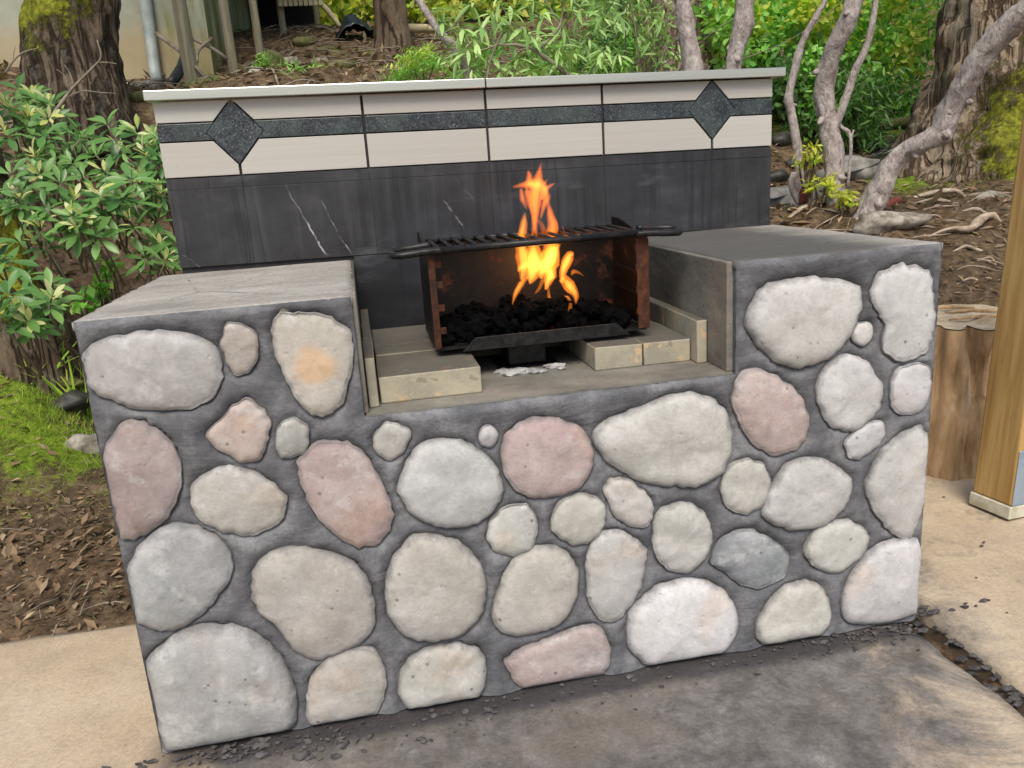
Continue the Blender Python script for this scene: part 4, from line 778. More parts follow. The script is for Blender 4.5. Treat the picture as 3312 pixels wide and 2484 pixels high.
def whorl(c, ax, n, ln, spread=(65, 105), jit=.15):
    """ring of leaves round a shoot tip: (loc, rot, scale) lists"""
    ax = np.array(ax, float); ax /= np.linalg.norm(ax); a = np.cross(ax, (.3, .8, .1)); a /= np.linalg.norm(a); b = np.cross(ax, a); L = []; Rr = []; Sc = []; ph = random.random() * 6.28
    for i in range(n):
        th_ = ph + 2 * math.pi * i / n + random.uniform(-jit, jit) * 2; e = R(random.uniform(*spread)); rad = a * math.cos(th_) + b * math.sin(th_); d = ax * math.cos(e) + rad * math.sin(e); d[2] -= .12; up = ax * math.sin(e) - rad * math.cos(e) + np.array([0, 0, .25])
        L.append(np.array(c) + d * .01 + ax * random.uniform(-.02, .02)); Rr.append(basis(d[None], up[None])[0]); Sc.append(ln * random.uniform(.62, 1.2))
    return L, Rr, Sc
def leaf_parts(root, whs, tmpl, m, keep, name='leaf', crown='leaves'):
    """the leaves nearest the viewer become parts, the rest one mesh"""
    L = np.array([l for w_ in whs for l in w_[0]]); Rt = np.array([r for w_ in whs for r in w_[1]]); Sc = np.array([s for w_ in whs for s in w_[2]])
    order = np.argsort(np.linalg.norm(L - CAM, axis=1)); near = order[:keep]; far = order[keep:]
    me = bpy.data.meshes.new(name); me.from_pydata(tmpl[0], [], tmpl[1]); me.polygons.foreach_set('use_smooth', [True] * len(me.polygons)); me.materials.append(m)
    for i in near:
        o = link(name, me, root); Mx = Matrix(np.vstack([np.hstack([Rt[i] * Sc[i], (L[i] - np.array(root.location))[:, None]]), [[0, 0, 0, 1]]]).tolist()); o.matrix_basis = Mx
    if len(far): tag(multi(crown, tmpl[0], tmpl[1], L[far], Rt[far], Sc[far], m, root, True), kind='stuff')

# ================================================================ PLANTS
def ep(root, mb, name, m, smooth=True): 
    o = mesh(name, np.array(mb.v) - np.array(root.location), mb.f, m, root, smooth); return o
# --- the rhododendron left of the barbecue
rh = empty('rhododendron_shrub', (-1.75, 3.1, th(-1.75, 3.1)), 'leafy rhododendron with whorls of glossy leaves left of the backsplash', 'shrub')
WH = [(-1.949, 2.955, 1.760), (-1.862, 2.879, 1.695), (-1.941, 2.747, 1.635), (-1.771, 2.803, 1.652), (-1.848, 2.673, 1.562), (-1.864, 2.456, 1.491), (-1.735, 2.500, 1.485), (-1.633, 2.531, 1.501), (-1.778, 2.380, 1.404), (-1.649, 2.317, 1.375), (-1.564, 2.447, 1.473), (-1.495, 2.362, 1.396), (-1.435, 2.481, 1.467), (-1.377, 2.392, 1.390), (-1.328, 2.506, 1.483), (-1.233, 2.424, 1.453), (-1.256, 2.317, 1.360), (-1.207, 2.328, 1.347), (-1.440, 2.273, 1.302), (-1.527, 2.249, 1.307), (-1.589, 2.126, 1.273), (-1.321, 2.200, 1.274), (-1.243, 2.218, 1.249), (-1.216, 2.224, 1.187), (-1.680, 2.202, 1.308), (-1.775, 2.169, 1.323), (-1.366, 2.137, 1.200), (-1.305, 2.101, 1.177), (-1.430, 2.069, 1.206), (-1.524, 2.042, 1.194), (-1.623, 2.010, 1.184), (-1.714, 2.085, 1.207), (-1.764, 2.067, 1.192), (-1.401, 2.077, 1.127), (-1.460, 1.956, 1.118), (-1.484, 1.897, 1.086), (-1.539, 1.932, 1.125), (-1.655, 1.999, 1.093), (-1.423, 1.915, 1.062), (-1.239, 2.167, 1.091), (-1.239, 2.116, 0.974), (-1.287, 2.054, 0.943), (-1.209, 2.021, 0.920), (-1.270, 2.160, 1.013), (-1.533, 1.618, 0.902), (-1.614, 1.643, 0.941), (-1.678, 1.672, 0.995), (-1.627, 1.477, 0.895), (-1.571, 1.445, 0.811), (-1.550, 1.560, 0.842), (-1.620, 1.373, 0.812)]
WHm = [(np.array(p), 1.0) for p in WH]
for p in WH:
    for k in range(int(random.random() < .75) + int(p[2] > 1.35)):
        q = np.array(p) + rng.normal(size=3) * (.10, .12, .07) + np.array([0, .14, -.02]); WHm.append((q, .9))
wh = []; new = []; st = MB(); sh = MB()
for q, s in WHm:
    ax = np.array([.1, -.55, .8]) + rng.normal(size=3) * .28; wh.append(whorl(q, ax, random.randint(7, 10), .096 * s, (50, 105)))
    base = q + np.array([random.uniform(-.06, .06), .14, -.22]); st.tube([base, q - ax * .06, q], [.006, .0045, .003], 5)
    if random.random() < .42: new.append(whorl(q + ax / np.linalg.norm(ax) * .025, ax, random.randint(4, 6), .062, (15, 55)))
for k in range(9):
    x = rh.location.x + (k - 4) * .16; y = rh.location.y + random.uniform(-.3, .3); st.tube([(x, y, th(x, y) - .05), (x - .1 + random.uniform(-.1, .1), y - .25, th(x, y) + .3), (x - .15, y - .5, 1.0 + random.uniform(-.2, .3))], [.02, .015, .008], 6, 4, .2)
leaf_parts(rh, wh, LEAF_R, M['leaf_r'], 300)
L = np.array([l for w_ in new for l in w_[0]]); Rt = np.array([r for w_ in new for r in w_[1]]); Sc = np.array([s for w_ in new for s in w_[2]]); tag(multi('new_shoots', LEAF_R[0], LEAF_R[1], L, Rt, Sc, M['leaf_new'], rh, True), 'pale yellow new shoots', kind='stuff')
ep(rh, st, 'branches', M['stick'])

# --- trunks
def trunk(name, label, pts, rad, m, n=40, k=8, rough=.10, freq=4, cat='tree', seed=0, mossdir=None, flare=None, crown=None, group=None):
    """a tree whose trunk follows pts; base is the first point"""
    root = empty(name, pts[0], label, cat, group); mb = MB(); mb.tube(pts, rad, n, k, rough, freq, 1.0, seed); o = ep(root, mb, 'trunk', m)
    if mossdir is not None:
        v = np.array(mb.v); d = v - np.array(pts[0]); c = np.array(mossdir[0]); val = np.exp(-((v - c) ** 2).sum(1) / mossdir[1] ** 2); at = o.data.attributes.new('moss', 'FLOAT', 'POINT'); at.data.foreach_set('value', val)
    return root
def px(pts): return [tuple(p) for p in pts]
def crown_leaves(root, c, r, n, tmpl, m, size, up=.3, clump=.35, name='crown', sq=(1, 1, 1), twigs=14, org=None):
    c = np.array(c, float); k = max(6, int(n / 90)); cc = randdir(k) * (rng.random((k, 1)) ** .4) * r * np.array(sq) + c
    idx = rng.integers(0, k, n); loc = cc[idx] + rng.normal(size=(n, 3)) * r * clump * .5 * np.array(sq); d = randdir(n, -.2); rt = basis(d, randdir(n, 1.2)); sc = size * rng.uniform(.6, 1.25, n)
    o = multi(name, tmpl[0], tmpl[1], loc, rt, sc, m, root, False); tag(o, kind='stuff')
    if twigs:
        mb = MB(); b0 = np.array(root.location if org is None else org)
        for j in range(min(twigs, k)):
            mid = (b0 + cc[j]) / 2 + rng.normal(size=3) * r * .2; mb.tube([b0 + rng.normal(size=3) * .03, mid, cc[j]], [.008 * r + .005, .007, .002], 5, 3)
        ep(root, mb, 'branches', M['bark_mid'])
    return o

# left mossy tree
b = (-2.134, 4.468, 1.709); zb = th(b[0], b[1])
tl = trunk('tree', 'thick mossy dark trunk standing in front of the concrete house wall', [(b[0] + .02, b[1], zb - .25), (b[0] + .02, b[1], zb + .12), (b[0] + .06, b[1], zb + .5), (b[0] + .19, b[1], zb + 1.1), (b[0] + .45, b[1], zb + 2.6), (b[0] + .7, b[1], zb + 5)], [.40, .32, .275, .26, .25, .2], M['bark_dark'], 48, 14, .12, 5, mossdir=((b[0] - .1, b[1] - .22, zb + .85), .5))
crown_leaves(tl, (b[0] + .6, b[1] + .3, zb + 5.6), 1.6, 700, LEAF_W, M['leaf_g'], .14, org=(b[0] + .65, b[1], zb + 4.6))
mb = MB(); mb.tube([(b[0] + .63, b[1], zb + 4.5), (b[0] + 1.2, b[1] + .3, zb + 5.4), (b[0] + 1.7, b[1] + .3, zb + 5.8)], [.12, .07, .02], 8, 4, .1); ep(tl, mb, 'limb', M['bark_dark'])
# near leaning trunk at the left edge
b = [(-2.035, 2.552, 0.783), (-2.039, 2.551, 0.960), (-2.050, 2.547, 1.154), (-2.050, 2.547, 1.301), (-2.049, 2.547, 1.505), (-2.040, 2.551, 1.860)]; zb = th(b[0][0], b[0][1])
tn = trunk('tree', 'leaning brown trunk with mossy side rising among rhododendron leaves', [(b[0][0] + .03, b[0][1], zb - .2), b[0], b[1], b[2], b[3], b[4], b[5], (b[5][0] - .25, b[5][1] + .1, b[5][2] + .9)], [.15, .13, .12, .115, .112, .11, .1, .06], M['bark_dark'], 28, 6, .14, 8, mossdir=((b[1][0] + .09, b[1][1] - .05, b[1][2]), .35))
crown_leaves(tn, (b[5][0] - .4, b[5][1] + .2, b[5][2] + 1.3), .6, 500, LEAF_S, M['leaf_d'], .13, org=(b[5][0] - .25, b[5][1] + .1, b[5][2] + .85))
# bare branch across the mossy tree
bb = empty('bare_branch', (-1.777, 2.696, 1.549), 'thin leafless grey twig reaching across the mossy trunk', 'branch')
mb = MB(); mb.tube([(-1.805, 2.687, 1.498), (-1.745, 2.706, 1.595), (-1.684, 2.724, 1.673), (-1.632, 2.739, 1.730), (-1.541, 2.764, 1.813), (-1.497, 2.775, 1.862), (-1.500, 2.774, 1.937)], [.011, .008, .006, .003], 6, 4, .15); mb.tube([(-1.513, 2.771, 1.837), (-1.474, 2.780, 1.837), (-1.434, 2.790, 1.830)], [.004, .002], 5, 3); mb.tube([(-1.680, 2.726, 1.677), (-1.603, 2.747, 1.709), (-1.531, 2.766, 1.701), (-1.456, 2.784, 1.695)], [.005, .002], 5, 3); mb.tube([(-1.656, 2.732, 1.703), (-1.662, 2.731, 1.776), (-1.690, 2.722, 1.808)], [.004, .0015], 5, 3); mb.tube([(-1.632, 2.739, 1.730), (-1.638, 2.738, 1.786), (-1.653, 2.733, 1.828)], [.004, .0015], 5, 3); ep(bb, mb, 'twig', M['stick'])
bb = empty('bare_branch', (-1.928, 2.751, 1.801), 'short leafless twig bending over the shrub beside the mossy trunk', 'branch'); mb = MB(); mb.tube([(-1.928, 2.751, 1.801), (-1.885, 2.766, 1.858), (-1.838, 2.781, 1.897), (-1.776, 2.801, 1.916)], [.006, .002], 5, 4); mb.tube([(-1.885, 2.766, 1.858), (-1.874, 2.770, 1.899), (-1.863, 2.773, 1.924)], [.003, .001], 5, 3); ep(bb, mb, 'twig', M['stick'])
# tree on the hilltop
b = (0.219, 7.489, 2.446); zb = th(b[0], b[1]); tt = trunk('tree', 'dark straight trunk on the slope beside the black tarp', [(b[0], b[1], zb - .2), (b[0], b[1], zb + .2), (b[0] - .01, b[1], zb + .8), (b[0] - .03, b[1], zb + 3.5)], [.25, .18, .155, .13], M['bark_mid'], 28, 10, .1, 5)
crown_leaves(tt, (b[0] + .1, b[1] + .3, zb + 4), 1.2, 700, LEAF_W, M['leaf_b'], .13, org=(b[0] - .03, b[1], zb + 3.4))
# flecked tree behind the cap
b = (2.440, 5.145, 1.833); zb = th(b[0], b[1]); tf_ = trunk('tree', 'brown trunk flecked with pale lichen behind the backsplash', [(b[0], b[1], zb - .3), (b[0], b[1], zb + .3), (b[0] - .04, b[1], zb + 1.2), (b[0] - .08, b[1], zb + 3.5)], [.3, .235, .21, .17], M['bark_fleck'], 30, 10, .1, 5)
crown_leaves(tf_, (b[0], b[1] + .3, zb + 4.2), 1.2, 600, LEAF_W, M['leaf_g'], .13, org=(b[0] - .08, b[1], zb + 3.4))
# great tree at the right
b = (4.486, 3.603, 1.034); zb = th(b[0], b[1]); tb = trunk('tree', 'massive furrowed brown trunk with moss spreading over its roots', [(b[0], b[1], zb - .4), (b[0], b[1], zb + .0), (b[0], b[1], zb + .35), (b[0] + .02, b[1], zb + .8), (b[0] + .1, b[1], zb + 1.6), (b[0] + .35, b[1], zb + 5)], [1.15, .9, .74, .67, .63, .5], M['bark_big'], 72, 14, .13, 3.2, mossdir=((b[0] - .35, b[1] - .75, zb + .1), .75))
crown_leaves(tb, (b[0], b[1] + .3, zb + 5.6), 1.8, 900, LEAF_W, M['leaf_g'], .15, org=(b[0] + .3, b[1], zb + 4.8))
# pale twisted rhododendron trunks on the right
def pale(label, pts, rad, extra=(), whn=7, m='bark_pale', sp=.4):
    top = np.array(pts[-1]); prev = np.array(pts[-2]); d = (top - prev) / np.linalg.norm(top - prev); root = empty('rhododendron_tree', pts[0], label, 'tree'); mb = MB(); ext = [tuple(top + d * .5 + np.array([0, 0, .2])), tuple(top + d * .9 + np.array([.05, 0, .7]))]
    mb.tube(list(pts) + ext, list(rad) + [rad[-1] * .8, rad[-1] * .45], 20, 8, .22, 11, 1.0, len(pts)); ep(root, mb, 'trunk', M[m])
    SPm = smooth_path(pts, 6)
    for q in range(7):   # burrs and broken twig stubs
        k2 = random.randint(4, len(SPm) - 4); p_ = SPm[k2]; rr = float(np.interp(k2 / len(SPm), np.linspace(0, 1, len(rad)), rad)); dr = rng.normal(size=3); dr[1] -= .5; dr /= np.linalg.norm(dr)
        mb = MB(); mb.tube([p_ + dr * rr * .5, p_ + dr * rr * 1.05, p_ + dr * rr * (1.25 + random.random() * .5)], [rr * .55, rr * .38, rr * .16], 9, 3, .3, 30); ep(root, mb, 'burr', M[m])
    for e, r in extra: mb = MB(); mb.tube(e, r, 10, 5, .15, 12); ep(root, mb, 'limb', M[m])
    ws = []; st = MB(); c = np.array(ext[-1])
    for k in range(whn):
        q = c + rng.normal(size=3) * sp + np.array([0, 0, .2]); st.tube([c - np.array([0, 0, .1]), (c + q) / 2 + rng.normal(size=3) * .05, q], [.014, .008, .004], 5, 3); ws.append(whorl(q, (rng.normal() * .3, rng.normal() * .3, 1), 8, .12))
    ep(root, st, 'branches', M['stick']); leaf_parts(root, ws, LEAF_R, M['leaf_r'], 0); return root
k_ = 5.2 / 1750
pts = [(2.473, 2.587, 0.757), (2.506, 2.565, 0.860), (2.547, 2.537, 0.986), (2.585, 2.510, 1.098), (2.639, 2.472, 1.168), (2.689, 2.372, 1.215), (2.743, 2.330, 1.251), (2.772, 2.308, 1.361), (2.789, 2.230, 1.491), (2.820, 2.140, 1.639), (2.890, 2.013, 1.772), (2.964, 1.878, 1.906)]
pale('pale grey trunk leaning far over with a sharp elbow', pts, [q * k_ * .86 for q in (36, 27, 25, 22, 20, 21, 25, 24, 23, 23, 24, 22)])
pts = [(2.492, 2.874, 0.842), (2.476, 2.883, 0.994), (2.465, 2.891, 1.156), (2.437, 2.908, 1.345), (2.410, 2.924, 1.530), (2.413, 2.864, 1.726), (2.444, 2.785, 1.873), (2.480, 2.762, 2.000), (2.507, 2.745, 2.137)]
pale('pale pinkish upright trunk with a gentle bend beside bright sprouts', pts, [q * k_ * .86 for q in (26, 22, 24, 21, 22, 21, 20, 18, 16)], [([(2.464, 2.891, 1.316), (2.511, 2.862, 1.481), (2.551, 2.835, 1.642), (2.596, 2.806, 1.761), (2.622, 2.789, 1.936), (2.629, 2.784, 2.096)], [q * k_ for q in (8, 8, 7, 6, 5)]), ([(2.511, 2.802, 0.965), (2.516, 2.798, 1.256), (2.498, 2.869, 1.326), (2.467, 2.889, 1.381)], [q * k_ for q in (3, 3.5, 3)]), ([(2.516, 2.798, 1.256), (2.527, 2.791, 1.307)], [q * k_ for q in (2.5, 1.5)])])
pts = [(2.400, 3.047, 0.842), (2.382, 3.058, 0.928), (2.353, 3.074, 1.048), (2.337, 3.083, 1.232), (2.300, 3.104, 1.445), (2.289, 3.110, 1.540), (2.324, 3.091, 1.727), (2.353, 3.074, 1.842), (2.421, 3.034, 1.986), (2.468, 3.006, 2.097)]
pale('slender curved trunk nearest the end of the backsplash', pts, [q * k_ for q in (14, 12, 9, 9, 9, 9, 8, 7, 6, 5)], [([(2.380, 3.035, 0.858), (2.334, 3.062, 0.932), (2.308, 3.077, 1.017), (2.316, 3.072, 1.081)], [q * k_ for q in (10, 10, 6)]), ([(2.364, 3.010, 0.888), (2.387, 2.996, 0.985), (2.409, 2.983, 1.053)], [q * k_ for q in (9, 8, 3)])])
mb = MB(); mb.tube([(2.342, 2.988, 0.891), (2.341, 2.989, 0.960), (2.353, 2.981, 1.015)], [.03, .032, .012], 10, 4, .25, 20); rs = empty('red_shoot', (2.342, 2.988, 0.891), 'reddish peeling shoot base beside the slender trunk', 'shoot'); ep(rs, mb, 'stub', M['redbark'])
pts = [(1.468, 2.625, 1.534), (1.462, 2.627, 1.663), (1.443, 2.635, 1.802), (1.418, 2.646, 1.963), (1.402, 2.652, 2.098)]; g0 = th(pts[0][0], pts[0][1])
pale('grey white trunk in front of the flecked tree', [(pts[0][0] + .08, pts[0][1], g0 - .05), (pts[0][0] + .04, pts[0][1], (g0 + pts[0][2]) / 2)] + pts, [.07, .06, .055, .052, .046, .042, .038])
pts = [(1.599, 2.455, 1.524), (1.605, 2.452, 1.636), (1.623, 2.444, 1.745), (1.650, 2.430, 1.841), (1.649, 2.430, 1.960), (1.641, 2.435, 2.067)]; g0 = th(pts[0][0], pts[0][1])
pale('grey white trunk with a knob against green leaves', [(pts[0][0] - .05, pts[0][1], g0 - .05), (pts[0][0], pts[0][1], (g0 + pts[0][2]) / 2)] + pts, [.065, .055, .046, .042, .042, .05, .042, .036])
# straggling rhododendron behind the backsplash
pts = [(0.370, 3.149, 1.572), (0.340, 3.154, 1.732), (0.281, 3.162, 1.875), (0.211, 3.172, 1.959), (0.150, 3.179, 2.051), (0.092, 3.185, 2.149), (0.041, 3.190, 2.245)]; g0 = th(pts[0][0], pts[0][1])
rc = empty('rhododendron_shrub', (pts[0][0], pts[0][1], g0), 'straggling rhododendron with long drooping leaves behind the backsplash', 'shrub')
mb = MB(); mb.tube([(pts[0][0], pts[0][1], g0 - .05)] + pts, [.04, .03, .027, .026, .024, .022, .02, .015], 12, 5, .15, 10); ep(rc, mb, 'trunk', M['bark_pale'])
mb = MB(); mb.tube([(0.943, 3.023, 1.658), (0.821, 3.056, 1.766), (0.743, 3.075, 1.828), (0.692, 3.087, 1.863), (0.604, 3.106, 1.887), (0.510, 3.125, 1.898), (0.469, 3.234, 2.002)], [.016, .012, .008, .005], 8, 4, .2, 14); mb.tube([(0.408, 3.042, 1.672), (0.448, 3.035, 1.803), (0.483, 3.028, 1.877), (0.520, 3.021, 1.941)], [.008, .006, .003], 6, 4); mb.tube([(0.724, 3.080, 1.847), (0.855, 3.151, 1.950), (0.923, 3.236, 2.061), (0.916, 3.238, 2.185)], [.008, .006, .004], 6, 4); mb.tube([(0.483, 3.028, 1.877), (0.375, 3.047, 1.851), (0.300, 3.059, 1.855)], [.005, .003], 6, 4); mb.tube([(0.211, 3.172, 1.959), (0.288, 3.161, 2.020), (0.357, 3.151, 2.087)], [.008, .004], 6, 4); ep(rc, mb, 'limb', M['stick'])
ws = []
for p in [(0.317, 3.107, 1.981), (0.326, 3.055, 1.863), (0.274, 3.113, 1.929), (0.488, 3.129, 2.067), (0.426, 3.140, 1.988), (0.606, 3.208, 2.103), (0.677, 3.193, 2.000), (0.833, 3.259, 2.068), (0.723, 3.183, 1.898), (0.599, 3.209, 1.993), (0.328, 2.953, 1.750), (0.670, 2.990, 1.728), (0.746, 2.972, 1.747), (0.920, 3.237, 1.987), (1.042, 3.307, 2.095), (1.006, 3.317, 1.869), (0.243, 3.268, 2.112), (0.384, 3.147, 2.110), (1.174, 3.476, 2.018), (1.191, 3.366, 1.816), (0.513, 3.124, 1.763), (0.848, 3.049, 1.789), (1.337, 3.424, 2.082), (0.459, 3.236, 1.866), (0.620, 3.103, 1.817)]:
    ws.append(whorl(p, (rng.normal() * .3, rng.normal() * .3 - .3, .8), random.randint(7, 10), .125, (75, 140)))
    for _ in range(2): ws.append(whorl(np.array(p) + rng.normal(size=3) * (.12, .15, .1) + np.array([0, .12, 0]), (rng.normal() * .3, rng.normal() * .3 - .2, .8), 8, .11, (70, 135)))
leaf_parts(rc, ws, LEAF_S, M['leaf_c'], 220)
# thicket of vines
b = (1.646, 4.270, 1.853); vt = empty('vine_thicket', (b[0], b[1], th(b[0], b[1])), 'tangled thicket of thin looping vine stems left of the flecked tree', 'thicket'); mb = MB()
for k in range(70):
    p = np.array([b[0] + random.uniform(-.42, .36), b[1] + random.uniform(-.2, .6), vt.location.z + random.uniform(.0, .3)]); pt = [p]
    dvec = rng.normal(size=3) * .15 + np.array([0, 0, .16])
    for q in range(5): dvec = dvec * .75 + rng.normal(size=3) * .10 + np.array([0, 0, .03]); p = p + dvec; pt.append(p)
    mb.tube(pt, [.006, .004, .0025], 5, 3)
ep(vt, mb, 'stems', M['stick']); crown_leaves(vt, (b[0] - .02, b[1] + .2, vt.location.z + .65), .62, 1700, LEAF_S, M['leaf_c'], .10, twigs=0, name='leaves', sq=(.7, .7, 1)); crown_leaves(vt, (b[0] - .02, b[1] + .4, vt.location.z + .5), .6, 900, LEAF_W, M['leaf_d'], .06, twigs=0, name='leaves', sq=(.8, .7, 1))
# --- leafy shrubs
def shrub(label, c, r, n, m, size, tmpl=LEAF_W, sq=(1, 1, 1), group=None, low=True, name='leafy_shrub', m2=None):
    z = th(c[0], c[1]); root = empty(name, (c[0], c[1], z), label, 'shrub', group); crown_leaves(root, c, r, n, tmpl, M[m], size, sq=sq)
    if m2: crown_leaves(root, np.array(c) + np.array([0, -.1, r * .25]), r * .8, n // 3, tmpl, M[m2], size, sq=sq, twigs=0, name='sunlit_leaves')  # sunlight put into leaf colour: a brighter copy over the upper front
    return root
shrub('bright green maple like shrub between the two grey white trunks', (2.786, 5.102, 2.194), .5, 1700, 'leaf_g', .075, m2='leaf_b')
shrub('broad fresh green shrub right of the knobbed trunk', (3.547, 5.500, 2.231), .8, 3200, 'leaf_g', .075, sq=(1, .8, .8), m2='leaf_b')
shrub('deep green shrub behind the slender curved trunk', (3.413, 4.887, 1.615), .5, 2200, 'leaf_d', .07, sq=(1.1, .8, .9), m2='leaf_g')
shrub('low dark leafy shrub over the creek bank', (3.657, 4.502, 1.534), .42, 1700, 'leaf_d', .08, LEAF_S, sq=(1, .8, .8))
shrub('yellow green sunlit shrub beside the massive trunk', (4.535, 5.357, 2.097), .62, 2200, 'leaf_g', .075, sq=(.8, .8, 1.2), m2='leaf_y')
shrub('tall yellowish shrub behind the bent upright trunk', (4.846, 6.233, 2.518), .8, 2400, 'leaf_g', .085, m2='leaf_y')
shrub('green undergrowth clump at the foot of the slope above the cap', (0.162, 4.283, 1.902), .26, 700, 'leaf_g', .055, LEAF_S, sq=(1.3, .8, .5), m2='grass')
shrub('small light green plant on the brown slope', (-0.677, 4.903, 1.978), .20, 260, 'leaf_g', .06, LEAF_S, sq=(1.3, .8, .45))
shrub('small green plant beside the second porch post', (-0.907, 5.491, 2.142), .16, 160, 'leaf_g', .06, LEAF_S, sq=(1.3, .8, .45))
shrub('leafy bush low behind the backsplash centre', (0.758, 3.789, 1.790), .34, 800, 'leaf_c', .08, LEAF_S, sq=(1.5, .8, .6), m2='leaf_g')
shrub('leafy bush low in front of the vine thicket', (1.459, 4.226, 1.855), .3, 800, 'leaf_d', .07, LEAF_S, sq=(1.2, .8, .7), m2='leaf_g')
for lb, p, r in (('bright lime sprout on the slender trunk side', (2.344, 2.906, 1.151), .09), ('bright lime sprout near the pink trunk base', (2.355, 2.841, 1.008), .07), ('bright lime sprout between the two trunk bases', (2.406, 2.631, 0.917), .07)):
    shrub(lb, p, r, 120, 'leaf_b', .045, LEAF_R, name='leaf_sprout')
# weeds by the barbecue
for lb, p, r in (('small heart leaved weed by the left counter', (-1.553, 2.242, 0.828), .05), ('pale green weed on the red brown litter', (-1.573, 2.444, 0.876), .07), ('low weed beside the counter edge', (-1.592, 2.125, 0.771), .06)): shrub(lb, p, r, 40, 'leaf_g', .05, LEAF_X, name='weed')

shrub('dark rhododendron like bush on the slope left of the mossy trunk', (-3.5, 3.9, th(-3.5, 3.9) + .45), .55, 1100, 'leaf_d', .11, LEAF_R, sq=(1.2, 1, .8), m2='leaf_r')
shrub('rounded green bush high on the slope below the house wall', (-4.6, 4.9, th(-4.6, 4.9) + .4), .5, 900, 'leaf_g', .09, LEAF_R, sq=(1.2, 1, .8))
shrub('fern like tuft on the bare slope beyond the leaning trunk', (-3.0, 3.0, th(-3.0, 3.0) + .15), .28, 350, 'leaf_g', .09, LEAF_S, sq=(1.2, 1, .6))
# --- far wood: one mass nobody could count
n = 22000; loc = np.stack([rng.uniform(-9, 17, n), rng.uniform(12.5, 19, n), np.zeros(n)], 1); gz = terrain(loc[:, 0], loc[:, 1]); cl = np.array([mnoise.noise((p[0] * .45, p[1] * .45, 3)) for p in loc]); loc[:, 2] = gz + .1 + rng.random(n) ** 1.1 * (5.2 + 2.2 * cl)
fw = multi('far_wood', LEAF_X[0], LEAF_X[1], loc, basis(randdir(n, -.2), randdir(n, 1.)), .24 * rng.uniform(.6, 1.3, n), M['leaf_g']); tag(fw, 'sunlit green woodland behind the slope', 'woodland', kind='stuff')
n = 9000; loc = np.stack([rng.normal(.8, 1.5, n), rng.uniform(11.6, 14, n), np.zeros(n)], 1); loc[:, 2] = terrain(loc[:, 0], loc[:, 1]) + .1 + rng.random(n) * 3.4
tag(multi('sunlit_saplings', LEAF_X[0], LEAF_X[1], loc, basis(randdir(n, -.2), randdir(n, 1.)), .17 * rng.uniform(.6, 1.3, n), M['leaf_sunlit']), 'bright yellow green saplings at the top of the slope', 'saplings', kind='stuff')  # strong sunlight on the saplings is put into their lime leaf colour
for k, (x, y, r) in enumerate(((-.9, 13, .16), (2.4, 12.6, .14), (5.3, 12.4, .2), (7.6, 12.8, .18), (9.6, 12.2, .22))):
    z = th(x, y); trunk('tree', 'distant thin trunk standing in the far woodland', [(x, y, z - .2), (x + .05, y, z + 2), (x + random.uniform(-.2, .2), y, z + 6)], [r, r * .8, r * .5], M['bark_mid'], 14, 4, .08, group='trunks in the far woodland')

# ================================================================ HOUSE ON THE SLOPE
hz = th(-2, 6.6); house = empty('house', (-3, 8, hz), 'pale stained concrete house foundation with porch on posts', 'house')
hp = lambda mb, n, m, s=False, bevel=0: bp(mb, n, m, house, s, bevel)
CXh = (-1.521, 6.750, 2.526)[0]; CYh = 6.75; PXR = (-0.548, 11.200, 3.528)[0]
mb = MB(); mb.box((-9, CYh, 1.2), (CXh, CYh + .35, 6.5)); hp(mb, 'foundation_wall', M['wall'])
mb = MB(); mb.box((CXh - .3, CYh + .352, 1.2), (CXh + .001, 11.5, 6.5)); hp(mb, 'side_wall', M['wall'])
p0 = (-2.026, 6.426, 2.236); p1 = (-2.009, 6.430, 2.833)
mb = MB(); mb.tube([(p0[0] + .02, CYh - .14, p0[2] - .05), (p0[0], CYh - .06, p0[2] + .05), (p1[0] + .0, CYh - .05, p1[2]), (p1[0], CYh - .05, 6)], .052, 12); hp(mb, 'downpipe', M['pipe'], True)
mb = MB(); mb.box((CXh + .01, 11.2, 1.5), (PXR, 11.4, 6.5)); hp(mb, 'porch_back_wall', M['dark'])  # shade under the porch put into near-black boards, here and on deck and joists
mb = MB(); mb.box((CXh + .01, 7.6, 4.05), (PXR, 11.19, 4.25)); hp(mb, 'porch_deck', M['dark'])
for k in range(12):
    x = CXh + .05 + k * (PXR - CXh - .15) / 11; mb = MB(); mb.box((x, 7.62, 3.86), (x + .05, 11.1, 4.049)); hp(mb, 'joist', M['dark'])
mb = MB(); mb.box((CXh + .02, 7.5, 3.80), (PXR + .02, 7.598, 4.28)); hp(mb, 'rim_board', M['porch'])
for (x, y, d, hw) in ((0, 0, 0, 0),): pass
for p, r, dx in (((-1.552, 5.719, 1.983), .058, -.05), ((-1.302, 6.458, 2.074), .043, -.04), ((-1.131, 7.379, 2.432), .040, -.02), ((-0.943, 8.594, 2.890), .038, 0), ((-0.562, 9.208, 3.043), .034, 0)):
    z = th(p[0], p[1]); mb = MB(); mb.tube([(p[0], p[1], z - .3), (p[0] + dx * .3, p[1], z + .6), (p[0] + dx, p[1], 3.85 if p[1] > 7.4 else 4.6)], [r * 1.02, r, r * .97], 14, 8, .06, 6); hp(mb, 'porch_post', M['porch'], True)
q0 = (-0.950, 8.494, 3.230); q1 = (-0.453, 8.509, 3.133)
for k in range(9):
    x = q0[0] + (q1[0] - q0[0]) * k / 9; mb = MB(); mb.box((x, q0[1] - .02, q1[2] - .0), (x + (q1[0] - q0[0]) / 9 - .012, q0[1] + .02, q0[2] + .35)); hp(mb, 'skirt_board', M['roofwood'])
